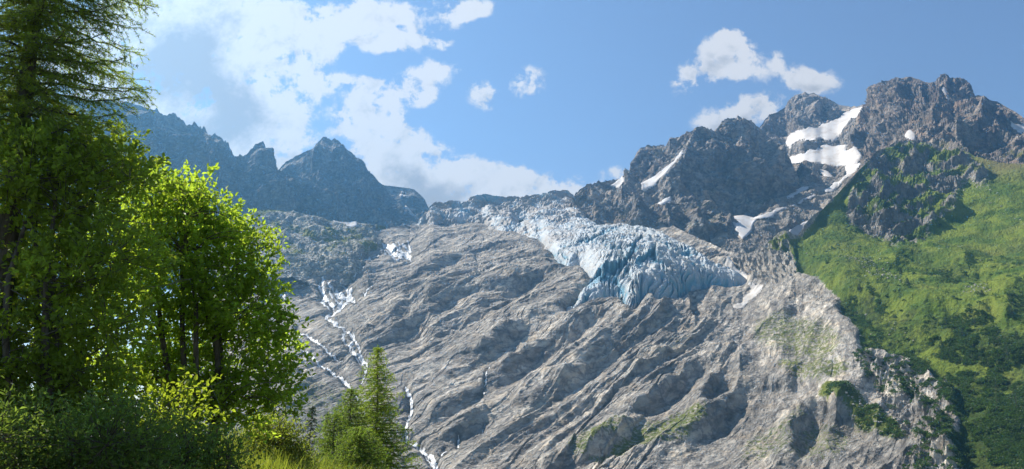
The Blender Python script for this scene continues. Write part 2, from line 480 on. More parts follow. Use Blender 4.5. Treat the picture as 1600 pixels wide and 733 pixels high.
# ------------------------------------------------------------------ T : the glacier-worn mountainside with the meadow
def build_T():
    step = 1.0
    X1 = np.arange(300, 1690.1, step)
    top = np.array([(300, 445), (394, 438), (430, 436), (470, 425), (540, 405), (575, 366), (612, 354), (640, 352), (654, 344), (672, 327), (677, 325),
                    (707, 327), (732, 324), (750, 323), (767, 320), (787, 319), (816, 320), (845, 318), (855, 314), (869, 312), (898, 309),
                    (930, 312), (960, 318), (1002, 330), (1046, 350), (1095, 374), (1141, 394), (1160, 398), (1168, 395), (1174, 392), (1190, 384), (1205, 371),
                    (1225, 366), (1245, 372), (1255, 365), (1272, 342), (1290, 322), (1320, 290), (1340, 268), (1352, 256), (1370, 236), (1400, 224),
                    (1450, 224), (1500, 236), (1550, 250), (1600, 257), (1690, 270)], float)
    yt = np.interp(X1, top[:, 0], top[:, 1])
    nr = 470
    v = np.linspace(0, 1, nr)[:, None]
    PY = 800 + (yt - 800) * v
    X = np.broadcast_to(X1, PY.shape).copy()
    ys = [225, 260, 318, 345, 370, 400, 440, 480, 500, 600, 733, 800]
    xs = [300, 560, 700, 900, 1000, 1130, 1180, 1250, 1320, 1420, 1560, 1690]
    #        300   560   700   900   1000  1130  1180  1250  1320  1420  1560  1690
    tab = [[2400, 2400, 2500, 2500, 2500, 2300, 1900, 1800, 1840, 1850, 1760, 1680],
           [2300, 2300, 2400, 2400, 2400, 2200, 1850, 1750, 1720, 1720, 1640, 1560],
           [2150, 2150, 2200, 2150, 2150, 2050, 1700, 1600, 1550, 1540, 1460, 1390],
           [1950, 1960, 1960, 1900, 1880, 1850, 1620, 1540, 1490, 1480, 1400, 1320],
           [1780, 1780, 1700, 1680, 1680, 1700, 1560, 1490, 1430, 1420, 1340, 1260],
           [1600, 1590, 1530, 1490, 1520, 1560, 1510, 1420, 1350, 1340, 1260, 1180],
           [1430, 1410, 1370, 1340, 1360, 1420, 1420, 1300, 1240, 1180, 1110, 1040],
           [1310, 1280, 1250, 1220, 1220, 1280, 1290, 1200, 1130, 1070, 1000, 940],
           [1250, 1220, 1190, 1180, 1180, 1230, 1220, 1150, 1090, 1040, 970, 910],
           [1020, 990, 980, 1000, 1010, 1020, 1010, 990, 960, 930, 870, 810],
           [820, 800, 790, 800, 800, 810, 800, 790, 780, 770, 720, 680],
           [720, 700, 695, 700, 700, 710, 700, 690, 685, 675, 640, 605]]
    D = lookup(X, PY, xs, ys, tab)
    D = blur(D, 18)
    P = world(X, PY, D)
    N = gnormal(blur(P, 10))
    # slope-bound coordinates (metres): p runs across the whalebacks, q along them
    s = np.hypot(P[..., 1], 1.6 * P[..., 2])
    x = P[..., 0]
    p = .87 * x - .5 * s
    q = .5 * x + .87 * s
    w1 = 60 * perlin(p / 220, q / 420, 0 * p + 3.1)
    w2 = 18 * perlin(p / 70, q / 160, 0 * p + 8.7)
    p = p + w1 + w2

    def whale(lp, lq, k, z, shift=0.0):
        h0 = 1 - 1.7 * np.abs(perlin(p / lp, q / lq, 0 * p + z))
        pp = p - k * lp * np.clip(h0, -0.5, 1)
        return 1 - 1.7 * np.abs(perlin(pp / lp, q / lq, 0 * p + z))
    meadow = np.zeros(X.shape)
    MP = [(1352, 250), (1335, 278), (1300, 312), (1270, 350), (1256, 372), (1238, 378), (1232, 388), (1243, 405), (1246, 425), (1285, 440), (1308, 462), (1318, 490), (1340, 515), (1345, 548),
          (1372, 540), (1400, 552), (1440, 568), (1480, 600), (1500, 660), (1490, 700), (1520, 780), (1700, 780), (1700, 200), (1360, 200)]
    wx = 7 * perlin(X / 22, PY / 22, 0 * X); wy = 7 * perlin(X / 22, PY / 22, 0 * X + 9)
    meadow = blur(inpoly(X + wx, PY + wy, MP).astype(float), 3)
    crag = blur(inpoly(X + 1.5 * wx, PY + 1.5 * wy, [(1330, 300), (1352, 262), (1366, 228), (1400, 215), (1460, 215), (1505, 235), (1545, 272), (1548, 290), (1505, 280), (1492, 300), (1500, 328), (1470, 342),
                                         (1450, 362), (1425, 388), (1395, 392), (1370, 366), (1345, 345), (1322, 340)]).astype(float), 5)
    moraine = blur(inpoly(X, PY, [(1140, 412), (1168, 390), (1205, 366), (1240, 385), (1248, 430), (1215, 446), (1150, 424)]).astype(float), 3)
    lowcliff = blur(inpoly(X + wx, PY + wy, [(1335, 570), (1352, 545), (1400, 555), (1440, 600), (1490, 640), (1500, 760), (1380, 760), (1440, 690), (1400, 660), (1370, 610)]).astype(float), 6)
    rock = np.clip(1 - meadow + crag, 0, 1)
    far = sstep(440, 350, PY) * (1 - sstep(1150, 1200, X))

    amp = 0.55 + 0.9 * np.clip(0.5 + perlin(p / 260, q / 500, 0 * p + 44), 0, 1)
    ampl = amp * rock * (1 - 0.8 * crag) * (1 - 0.5 * far) * (1 - .8 * moraine)
    leftbasin = (1 - sstep(520, 620, X)) * sstep(430, 460, PY)
    ampl = ampl * (1 - 0.5 * leftbasin)
    h = 16 * ampl * whale(105, 520, 0.36, 1.3)
    h += 4.6 * ampl * whale(40, 190, 0.36, 5.9)
    h += 1.9 * ampl * whale(17, 70, 0.34, 9.2)
    h += 0.4 * rock * whale(9, 60, 0.3, 14.2)
    h += 3.0 * rock * whale(24, 220, 0.36, 21.7)
    # joints: long crisp edges along the slabs
    pj = .87 * x - .5 * s + w1 + 0.6 * w2
    for lam, A_, z_ in ((46, 5.0, 2.0), (19, 2.4, 6.0), (8.5, 1.0, 9.0)):
        t_ = pj / lam + 1.1 * perlin(pj / (lam * 4), q / (lam * 9), 0 * p + z_) + 0.35 * perlin(pj / lam, q / (lam * 3), 0 * p + z_ + 3)
        h += A_ * (0.62 - 0.40 * sstep(1000, 1130, X)) * ampl * ((t_ % 1.0) - 0.5) * np.clip(0.4 + 1.5 * perlin(pj / (lam * 3), q / (lam * 6), 0 * p + z_ + 7), 0, 1.3)
    x3, y3, z3 = P[..., 0], P[..., 1], P[..., 2]
    # blocky steps, stronger on broken parts
    br = np.clip(0.35 + 1.2 * perlin(x3 / 160, y3 / 160, z3 / 160 + 4), 0.1, 1)
    h += rock * br * 1.5 * ridged(x3 / 26, y3 / 26, z3 / 14, 4, 0.6)
    h += rock * 0.7 * fbm(x3 / 9, y3 / 9, z3 / 4.5, 3, 0.65)
    # traced whaleback crests (steep flank towards the lower side)
    crests = [
        ([(985, 478), (969, 471), (898, 501), (827, 546), (786, 583), (750, 606)], 15, 26, 11),
        ([(1040, 478), (1021, 486), (969, 523), (928, 549), (883, 583), (835, 616), (800, 634)], 16, 28, 12),
        ([(1144, 482), (1110, 500), (1069, 531), (998, 572), (969, 590), (916, 620), (872, 643)], 15, 30, 12),
        ([(1170, 516), (1125, 557), (1080, 568), (1036, 598), (991, 635), (961, 669), (924, 698)], 15, 28, 12),
        ([(1259, 534), (1181, 549), (1132, 579), (1095, 620), (1080, 661)], 14, 30, 13),
        ([(1300, 590), (1259, 586), (1200, 583), (1155, 601), (1125, 635), (1095, 661), (1060, 700)], 18, 32, 14),
        ([(745, 405), (720, 420), (690, 437), (650, 458), (608, 482)], 12, 24, 10),
        ([(860, 412), (815, 428), (780, 445), (740, 474), (700, 505), (660, 530)], 13, 26, 11),
        ([(905, 470), (860, 480), (815, 505), (770, 540), (720, 572), (680, 600)], 14, 26, 11),
        ([(800, 560), (760, 590), (715, 622), (670, 655)], 12, 24, 10),
        ([(1420, 668), (1380, 650), (1340, 632), (1290, 622), (1260, 640), (1235, 680), (1225, 740)], 20, 26, 16),
        ([(1000, 660), (940, 690), (880, 715), (830, 745)], 12, 24, 12),
        ([(760, 640), (725, 660), (690, 685)], 9, 20, 9),
    ]
    for pts, hh, wl, wr in crests:
        d, sd, t = polydist(X + 0.5 * wx, PY + 0.5 * wy, pts)
        env = np.sin(np.clip(t, 0, 1) * np.pi) ** 0.5 * (0.8 + 0.4 * perlin(x3 / 60, y3 / 60, z3 / 60))
        # travel runs from upper right to lower left: right of travel = upper-left side of the picture
        prof = np.where(sd > 0, np.exp(-(d / wl) ** 2), np.exp(-(d / wr) ** 2))
        trough = np.where(sd < 0, -0.55 * np.exp(-((d - 1.9 * wr) / (1.1 * wr)) ** 2), 0)
        h += 0.98 * hh * env * np.clip(0.9 + 0.7 * perlin(x3 / 45, y3 / 45, z3 / 45 + 2), 0.2, 1.6) * (prof + trough) * (1 - meadow) * (1 - 0.9 * np.exp(-(((X - 1000) / 75) ** 2 + ((PY - 482) / 26) ** 2)))
    for pts, hh, wl, wr in [([(1640, 496), (1600, 490), (1500, 476), (1400, 460), (1330, 446), (1262, 425)], 26, 60, 18), ([(1530, 432), (1490, 412), (1450, 402), (1400, 412), (1370, 425)], 16, 26, 14), ([(1640, 560), (1560, 545), (1480, 520), (1400, 500)], 12, 40, 16)]:
        d, sd, t = polydist(X + wx, PY + wy, pts)
        h += hh * np.clip(np.sin(np.pi * np.clip(t, 0, 1)) * 2, 0, 1) * np.where(sd > 0, np.exp(-(d / wl) ** 2), np.exp(-(d / wr) ** 2)) * meadow
    # crags, moraine wall, broken cliffs low on the meadow
    rib = ridged(x3 / 38, y3 / 38, z3 / 90, 5, 0.55)
    h += crag * (10 * rib + 24 * fbm(x3 / 75, y3 / 75, z3 / 75, 3) + 6 * fbm(x3 / 20, y3 / 20, z3 / 14, 4, .6))
    h += moraine * 7 * ridged(x3 / 11, y3 / 30, z3 / 80, 3, 0.5)
    h += lowcliff * (9 * ridged(x3 / 30, y3 / 30, z3 / 50, 4, 0.6))
    # meadow : gentle gullies running down, hummocks
    h += meadow * (1 - crag) * (11 * fbm(x3 / 120, y3 / 120, z3 / 200, 3) + 2.0 * fbm(x3 / 20, y3 / 20, z3 / 20, 3) + 0.9 * fbm(x3 / 5, y3 / 5, z3 / 5, 2, .6))
    wet = np.zeros(X.shape)
    for lines_, _l in STREAMS:
        for pts, w_ in lines_:
            d, sd, t = polydist(X + .5 * wx, PY + .5 * wy, pts)
            h -= (1.2 + 0.9 * w_) * np.exp(-(d / (1.2 * w_ + 2)) ** 2)
            wet = np.maximum(wet, np.exp(-(d / (1.6 * w_ + 2.5)) ** 2) * np.clip(.8 + .8 * perlin(X / 9, PY / 9, 0 * X + 3), 0, 1))
    gm = np.clip(blur(inpoly(X, PY, GLACIER).astype(float), 4) * 1.2, 0, 1)
    h = h * (1 - 0.75 * gm) - 4 * gm * sstep(400, 430, PY)
    # icefall left lip / debris stripes high up
    h *= np.where(PY < yt + 10, 0.55, 1.0)
    h = h - 0.85 * blur(h, 40)
    P = P + N * h[..., None]
    # -------- masks of what covers the ground, some with painted shade
    g = meadow * (1 - 0.95 * crag) * 0.95
    n1 = fbm(x3 / 60, y3 / 60, z3 / 60, 4)
    crag_g = crag * np.clip(0.62 + 0.9 * n1, 0, 1)
    N2 = gnormal(blur(P, 2))
    flat = sstep(0.35, 0.75, N2[..., 2])
    g = np.maximum(g, crag_g * flat)
    g = g - 0.75 * lowcliff * np.clip(0.7 + n1, 0, 1)
    soft = np.zeros(X.shape)
    for poly, wgt in [([(880, 690), (960, 660), (1060, 640), (1130, 655), (1080, 700), (960, 725), (880, 715)], .42),
                      ([(1170, 500), (1230, 480), (1300, 490), (1330, 540), (1290, 580), (1220, 560), (1170, 540)], .38),
                      ([(1268, 612), (1290, 603), (1340, 625), (1385, 655), (1430, 680), (1420, 688), (1370, 668), (1310, 640)], .85),
                      ([(1200, 555), (1330, 560), (1335, 600), (1290, 605), (1220, 590)], .40),
                      ([(450, 560), (560, 620), (560, 700), (440, 700), (430, 560)], .33),
                      ([(1195, 372), (1225, 366), (1240, 380), (1235, 392), (1200, 388)], .95),
                      ([(1040, 520), (1110, 530), (1060, 560), (1000, 580)], .28),
                      ([(1150, 690), (1250, 640), (1330, 660), (1330, 733), (1150, 733)], .34)]:
        soft = np.maximum(soft, wgt * blur(inpoly(X + wx, PY + wy, poly).astype(float), 7))
    g = np.maximum(g, soft * np.clip(0.55 + 0.8 * flat, 0, 1.2))
    heath_shade = np.zeros(X.shape)  # dark scrub cover, with the shade below the crest painted in
    for poly, wgt in [([(1330, 490), (1400, 478), (1500, 492), (1600, 508), (1700, 520), (1700, 590), (1500, 560), (1400, 545), (1340, 530)], .5), ([(1300, 455), (1370, 462), (1390, 480), (1360, 510), (1320, 490)], .7), ([(1430, 425), (1500, 418), (1540, 440), (1500, 455)], .8),
                      ([(1330, 330), (1350, 300), (1420, 300), (1440, 370), (1390, 392), (1350, 372)], .45), ([(1245, 395), (1300, 425), (1320, 450), (1260, 430)], .5), ([(1400, 560), (1700, 580), (1700, 760), (1500, 760), (1430, 640)], .7), ([(1540, 395), (1620, 400), (1640, 440), (1560, 425)], .4)]:
        heath_shade = np.maximum(heath_shade, wgt * blur(inpoly(X + 1.5 * wx, PY + 1.5 * wy, poly).astype(float), 7))
    lich_shade = np.maximum(crag, 0.8 * rock * np.clip(0.1 + 1.1 * fbm(p / 120, q / 260, 0 * p + 61, 4), 0, 1))  # crag shade painted as darker rock, plus lichen-toned noise patches
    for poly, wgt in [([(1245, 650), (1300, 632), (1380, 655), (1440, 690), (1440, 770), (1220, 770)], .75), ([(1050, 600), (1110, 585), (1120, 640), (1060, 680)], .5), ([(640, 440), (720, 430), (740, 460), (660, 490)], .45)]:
        lich_shade = np.maximum(lich_shade, wgt * blur(inpoly(X + wx, PY + wy, poly).astype(float), 8))
    dry = np.clip(sstep(300, 250, PY) * sstep(1480, 1560, X) * 0.9 + 0.35 * meadow * np.clip(n1, 0, 1) + (soft > 0.2) * 0.35, 0, 1)
    scr = np.zeros(X.shape)
    for poly in [[(480, 440), (560, 440), (570, 480), (550, 520), (570, 570), (540, 560), (500, 500)], [(580, 368), (645, 374), (650, 408), (600, 412), (565, 430), (560, 410)], [(420, 445), (455, 455), (470, 500), (430, 490)], [(630, 680), (690, 700), (720, 760), (650, 740)], [(1310, 405), (1340, 400), (1380, 425), (1420, 455), (1405, 460), (1350, 440)], [(1500, 455), (1540, 458), (1560, 468), (1510, 466)],
                 [(1255, 385), (1300, 388), (1350, 410), (1330, 425), (1280, 415)], [(1480, 262), (1520, 275), (1580, 320), (1600, 350), (1570, 335), (1500, 292)],
                 [(1290, 350), (1345, 310), (1340, 320), (1300, 355)]]:
        scr = np.maximum(scr, blur(inpoly(X + 1.3 * wx, PY + 1.3 * wy, poly).astype(float), 5))
    return dict(X=X, PY=PY, P=P, N=N, meadow=meadow, crag=crag, grass=g - 0.25 * scr, dry=dry, scree=np.maximum(scr, .8 * moraine), low=lowcliff, D=D, heath_shade=heath_shade, lichen_shade=lich_shade, wet=wet)


T = build_T()
at = dict(grass=T['grass'], dry=T['dry'], scree=T['scree'], heath_shade=T['heath_shade'], lichen_shade=T['lichen_shade'], wet=T['wet'])
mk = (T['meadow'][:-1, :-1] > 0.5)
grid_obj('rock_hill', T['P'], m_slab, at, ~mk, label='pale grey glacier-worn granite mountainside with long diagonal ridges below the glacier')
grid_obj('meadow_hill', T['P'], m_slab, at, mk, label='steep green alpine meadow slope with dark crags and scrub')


# ------------------------------------------------------------------ covers draped on a grid
def cover_masked(G, name, poly, thick, mat, label, soften=2, warp=3.0, lift=1.0, region=None):
    X, PY, P = G['X'], G['PY'], G['P']
    poly = np.asarray(poly, float)
    x0, y0 = poly.min(0) - 14; x1, y1 = poly.max(0) + 14
    c = np.where((X[0] > x0) & (X[0] < x1))[0]
    sel = (PY > y0) & (PY < y1)
    sel[:, :c[0]] = False; sel[:, c[-1] + 1:] = False
    r = np.where(sel.any(1))[0]
    if len(r) < 3: return None
    sl = (slice(r[0], r[-1] + 1), slice(c[0], c[-1] + 1))
    x, y, p = X[sl], PY[sl], P[sl]
    wx = warp * fbm(x / 12, y / 12, 0 * x + 2, 3); wy = warp * .7 * fbm(x / 12, y / 12, 0 * x + 6, 3)
    m = blur(inpoly(x + wx, y + wy, poly).astype(float), soften)
    m = m - 0.5 * np.clip(fbm(p[..., 0] / 22, p[..., 1] / 22, p[..., 2] / 12, 4, .6), 0, 1) * (thick > .5)
    ps = blur(p, 3) if thick > 1.5 else p
    nn = gnormal(blur(p, 3))
    up = nn * 0.6 + np.array([0, 0, 0.5])
    q = ps + up * (np.clip((m - 0.42) * 4, -1, 1) * thick)[..., None] * 0.6 + nn * lift
    keep = m[:-1, :-1] > 0.3
    if not keep.any(): return None
    return grid_obj(name, q, mat, {}, keep, smooth=True, label=label)


def cover_line(G, name, lines, mat, label, lift=0.7):
    """white water running along traced lines: ((points), width in px) """
    X, PY, P = G['X'], G['PY'], G['P']
    m = np.zeros(X.shape)
    wx = 2.4 * fbm(X / 9, PY / 9, 0 * X + 1, 3); wy = 1.6 * fbm(X / 9, PY / 9, 0 * X + 4, 3)
    brk = 0.75 + 1.0 * perlin(X / 5, PY / 6, 0 * X + 7) + 0.5 * perlin(X / 14, PY / 14, 0 * X + 2)
    for pts, w in lines:
        d, _, t = polydist(X + wx, PY + wy, pts)
        m = np.maximum(m, ((w * (0.22 + 0.68 * brk)) - d))
    keep = m[:-1, :-1] > 0
    nn = gnormal(blur(P, 1))
    q = P + nn * (lift + 0.35 * np.clip(m, 0, 2))[..., None]
    return grid_obj(name, q, mat, {}, keep, smooth=False, label=label)


def z8(pts, ox, oy, s): return [(ox + a / s, oy + b / s) for a, b in pts]


cover_masked(T, 'snowfield', z8([(1230, 385), (1300, 335), (1345, 370), (1425, 412), (1400, 437), (1280, 422)], 840, 340, 4.311), 1.0, m_dirtysnow, 'dirty snow patch beside the brown moraine wall at the end of the glacier', warp=6, lift=0.6)
cover_masked(T, 'snowfield', z8([(1410, 450), (1530, 462), (1540, 482), (1450, 542), (1360, 638), (1310, 618), (1380, 550), (1430, 490)], 840, 340, 4.311), 1.0, m_dirtysnow, 'long dirty snow tongue in the gully below the brown moraine wall', warp=6, lift=0.6)
for lines_, lab_ in STREAMS:
    cover_line(T, 'stream', lines_, m_water, lab_)


# ------------------------------------------------------------------ glacier
def build_glacier():
    step = 0.7
    X1 = np.arange(640, 1185, step)
    y_top = np.interp(X1, *np.array([(640, 346), (654, 342), (672, 325), (677, 323), (707, 325), (732, 321), (767, 317), (816, 317), (845, 315), (869, 309), (898, 306), (930, 312), (960, 322), (1002, 336), (1046, 356), (1095, 380), (1141, 402), (1185, 420)], float).T)
    nr = 280
    v = np.linspace(0, 1, nr)[:, None]
    PY = 505 + (y_top - 505) * v
    X = np.broadcast_to(X1, PY.shape).copy()
    # sample the undisplaced hillside under the ice
    Ti = blur(T['P'], 9)
    Dg = Ti[..., 1]
    # resample by (X, PY) : columns are 1 px apart
    D = np.zeros(X.shape); OX = np.zeros(X.shape); OZ = np.zeros(X.shape)
    base = world(T['X'], T['PY'], Dg)
    for j, xx in enumerate(X1):
        k = int(np.clip(round(xx - 300), 0, T['X'].shape[1] - 1))
        D[:, j] = np.interp(PY[:, j], T['PY'][::-1, k], Dg[::-1, k])
    D = blur(D, 5)
    P = world(X, PY, D)
    N = gnormal(blur(P, 8))
    outline = GLACIER
    wx = 9 * fbm(X / 20, PY / 14, 0 * X + 3, 4, .6); wy = 7 * fbm(X / 20, PY / 14, 0 * X + 5, 4, .6)
    ins = inpoly(X + wx, PY + wy, outline).astype(float)
    hole = fbm(X / 42, PY / 15, 0 * X + 41, 4, .6) + 0.55 * np.exp(-(((X - 770) / 110) ** 2 + ((PY - 352) / 14) ** 2)) - 1.2 * np.exp(-(((X - 1000) / 100) ** 2 + ((PY - 425) / 60) ** 2))
    ins = ins * (hole < 0.95)
    m = blur(ins, 4)
    mt = blur(ins, 12)
    snout = np.exp(-(((X - 1000) / 105) ** 2 + ((PY - 425) / 62) ** 2))
    upper = sstep(385, 350, PY)
    thick = 7 + 34 * snout + 7 * upper
    h = (mt - 0.45) * 2 * thick * 0.8 + (m - 0.5) * 14
    x3, y3, z3 = P[..., 0], P[..., 1], P[..., 2]
    s = np.hypot(y3, 1.6 * z3)
    # flow fans out from (960,360) to the snout edge: angle and radius about the source
    ang = np.arctan2(X - 985, (PY - 330)) ; rad = np.hypot(X - 985, (PY - 330) * 1.4)
    wa = 0.10 * perlin(x3 / 40, s / 40, 0 * x3)
    cre = np.abs(perlin((ang + wa) * 17, rad / 22, 0 * x3 + 1))            # crevasses running down the flow
    cre2 = np.abs(perlin((ang + wa) * 7, (rad + 9 * perlin(x3 / 25, s / 25, 0 * x3 + 3)) / 11, 0 * x3 + 7))   # seracs
    fine = fbm(x3 / 9, s / 12, 0 * x3 + 2, 4, 0.62)
    # the icefall higher up is broken across the slope
    ac = np.abs(perlin(x3 / 34, s / 15, 0 * x3 + 11)); ac2 = np.abs(perlin(x3 / 16, s / 9, 0 * x3 + 15)); ac3 = perlin(x3 / 60, s / 60, 0 * x3 + 12)
    low = 1 - upper
    c1 = np.clip(1 - cre * 5.5, 0, 1) ; c2 = np.clip(1 - cre2 * 5.0, 0, 1)
    k1 = np.clip(1 - ac * 4.5, 0, 1); k2 = np.clip(1 - ac2 * 4, 0, 1)
    deep = low * np.clip(0.95 * c1 + 0.55 * c2, 0, 1) + upper * np.clip(0.9 * k1 + 0.6 * k2, 0, 1)
    brk = np.clip(0.6 + 1.2 * perlin(x3 / 48, s / 60, 0 * x3 + 31), 0.05, 1.2)
    h += low * ((-10.0 * c1 - 6.0 * c2) * brk + 2.2 * fine + 5 * perlin((ang + wa) * 9, rad / 40, 0 * x3 + 51)) * (0.35 + 0.9 * snout)
    h += upper * ((-6 * k1 - 3 * k2) * brk + 13 * ac3 + 6 * perlin(x3 / 26, s / 30, 0 * x3 + 19) + 1.9 * fine)
    deep = deep * np.clip(brk, 0, 1)
    # two big broken steps in the snout
    for pts, hh in (([(918, 452), (945, 446), (975, 440), (985, 425), (990, 415)], 13), ([(985, 448), (1000, 440), (1012, 425), (1018, 432), (1034, 446)], 11), ([(905, 398), (930, 385), (960, 372)], 6)):
        d, sd, t = polydist(X + wx, PY + wy, pts)
        h += -hh * np.where(sd > 0, 1, -0.25) * np.exp(-(d / 11) ** 2) * np.sin(np.pi * np.clip(t, .08, .92)) ** .5
        deep = np.maximum(deep, 0.9 * np.exp(-(d / 8) ** 2) * (sd > 0))
    Nn = N
    P = P + Nn * h[..., None]
    # ice cave mouth at the tip
    dirt = np.clip(0.28 + 0.42 * upper + 0.9 * fbm(x3 / 45, s / 45, 0 * x3 + 21, 3), 0, 1)
    dirt = np.maximum(dirt, 0.75 * np.exp(-((PY - 384) / 16) ** 2) * (1 - sstep(890, 930, X)) * sstep(690, 740, X))
    dirt = np.maximum(dirt, 0.5 * sstep(1080, 1130, X))
    dirt = dirt * (1 - 0.85 * snout)
    sl = gnormal(blur(P, 1))
    deep = np.clip(deep * 0.85 + 0.45 * sstep(0.55, 0.15, sl[..., 2]), 0, 1)
    keep = m[:-1, :-1] > 0.25
    grid_obj('glacier', P, m_ice, dict(deep=deep, dirt=dirt), keep, smooth=False, label='blue-white crevassed glacier tongue spilling over the pale rock')


build_glacier()


# ------------------------------------------------------------------ mossy rock hump left of the cascade
def build_hump():
    rows = [([(300, 470), (394, 452), (456, 440), (491, 448), (542, 445), (565, 432), (585, 420), (600, 410)], [(300, 1340), (394, 1350), (480, 1370), (540, 1400), (570, 1460), (600, 1720)]),
            ([(300, 420), (394, 418), (456, 408), (500, 404), (545, 392), (570, 384), (585, 380), (600, 376)], [(300, 1450), (394, 1450), (480, 1450), (540, 1470), (570, 1540), (600, 1800)]),
            ([(300, 352), (380, 340), (392, 334), (408, 328), (438, 328), (473, 335), (491, 336), (521, 345), (542, 346), (577, 352), (600, 358)], [(300, 1720), (400, 1780), (480, 1800), (540, 1840), (580, 1880), (600, 1950)])]
    X, PY, D = fan(300, 600, 1.0, rows, 1.0)
    D = blur(D, 5)
    P = world(X, PY, D)
    N = gnormal(blur(P, 8))
    x, y, z = np.moveaxis(P, -1, 0)
    h = 15 * fbm(x / 110, y / 110, z / 110, 3) + 5 * ridged(x / 42, y / 42, z / 50, 4, .55) + 2.5 * fbm(x / 13, y / 13, z / 8, 4, .65) 
    h = h * np.clip(sstep(0, 12, len(PY) - 1 - np.arange(len(PY)))[:, None] * 0.7 + 0.3, 0, 1)
    P = P + N * h[..., None]
    g = np.clip(0.42 + 0.7 * fbm(x / 45, y / 45, z / 45, 4), 0, .8) * sstep(430, 380, PY)
    P = add_back(P, 120, 90, 4)
    pad = lambda a: np.concatenate([a, np.repeat(a[-1:], 4, 0)], 0)
    o = grid_obj('rocky_hill', P, m_hump, dict(grass=pad(g * 0.85), dry=pad(0 * g + .55), scree=pad(0 * g)), label='dull green-grey rounded rock hump below the blue mountain wall')
    return dict(X=X, PY=PY, P=P[:len(PY)])


H = build_hump()
cover_masked(H, 'snowfield', [(519, 345), (545, 343), (556, 347), (560, 353), (540, 352), (522, 351)], 3, m_snow, 'thin snow strip on the saddle of the rock hump under the pyramid peak', warp=1.5, soften=1, lift=2)


# ------------------------------------------------------------------ mountains
def rock_relief(P, N, big, mid, small, seed=0.0, vert=2.6):
    x, y, z = np.moveaxis(P, -1, 0)
    o = seed * 13.7
    wx = 30 * perlin(x / 120 + o, y / 120, z / 160); wz = 30 * perlin(x / 120, y / 120 + o, z / 160 + 3)
    x = x + wx; z = z + wz
    h = big * ridged(x / 190 + o, y / 190, z / (190 * vert), 2, 0.4)
    h = h + mid * 0.55 * ridged(x / 60, y / 60 + o, z / (60 * vert * .8), 2, 0.45)
    h = h + mid * 1.05 * fbm(x / 55 + o, y / 55, z / (55 * 1.3), 6, 0.56)
    # slanting ledges
    led = z + 0.55 * x + 22 * perlin(x / 70, y / 70, z / 70 + o)
    h = h + small * 1.2 * (np.abs(((led / 27) % 1) - 0.5) * 2 - 0.5) * np.clip(0.5 + perlin(x / 90, y / 90, z / 90), 0, 1)
    h = h + small * fbm(x / 15, y / 15, z / 15 + o, 4, 0.66)
    return h


def add_crests(h, X, PY, crests, wob=None):
    for pts, hh, wl, wr in crests:
        wx, wy = wob if wob is not None else (0, 0)
        d, sd, t = polydist(X + wx, PY + wy, pts)
        prof = np.where(sd > 0, np.exp(-(d / wl)), np.exp(-(d / wr)))
        env = np.clip(1.15 - 0.6 * t, 0, 1) * np.clip(np.minimum(t, 1 - t) * 8, 0, 1) ** .5
        h = h + hh * prof * env
    return h


def damp_snow(h, X, PY, polys):
    m = np.zeros(X.shape)
    for p_ in polys: m = np.maximum(m, inpoly(X, PY, p_).astype(float))
    m = np.clip(blur(m, 3) * 1.5, 0, 1)
    return h * (1 - m) + (blur(h, 14) - 1.5) * m


def mountain(name, mat, x0, x1, rows, step, vstep, relief, label, crests=(), jag=1.0, snow=(), back=(350, 420), dsm=6, seed=0.0, grassfn=None):
    X, PY, D = fan(x0, x1, step, rows, vstep)
    D = blur(D, dsm)
    P = world(X, PY, D)
    N = gnormal(blur(P, 8))
    h = rock_relief(P, N, *relief, seed=seed)
    w = (6 * perlin(X / 18, PY / 18, 0 * X + seed), 6 * perlin(X / 18, PY / 18, 0 * X + 5 + seed))
    h = add_crests(h, X, PY, crests, w)
    if len(snow): h = damp_snow(h, X, PY, snow)
    n = len(PY)
    edge = sstep(0, 36, (n - 1 - np.arange(n)) * 1.0)[:, None]
    h = h * (0.04 + 0.96 * edge)
    P = P + N * h[..., None]
    x, y, z = np.moveaxis(P, -1, 0)
    # notched crest
    P[..., 2] += (1 - edge) ** 3 * jag * (16 * np.clip(np.abs(perlin(x / 24, 0 * x, 0 * x + 3 + seed)) * 1.6 - .35, 0, 1) + 9 * np.abs(perlin(x / 10, 0 * x, 0 * x + seed)))
    nb = 8
    Pb = add_back(P, back[0], back[1], nb)
    at = {}
    if grassfn is not None:
        at = {k: np.concatenate([a, np.repeat(a[-1:], nb, 0)], 0) for k, a in grassfn(X, PY, P).items()}
    grid_obj(name, Pb, mat, at, label=label)
    return dict(X=X, PY=PY, P=P)


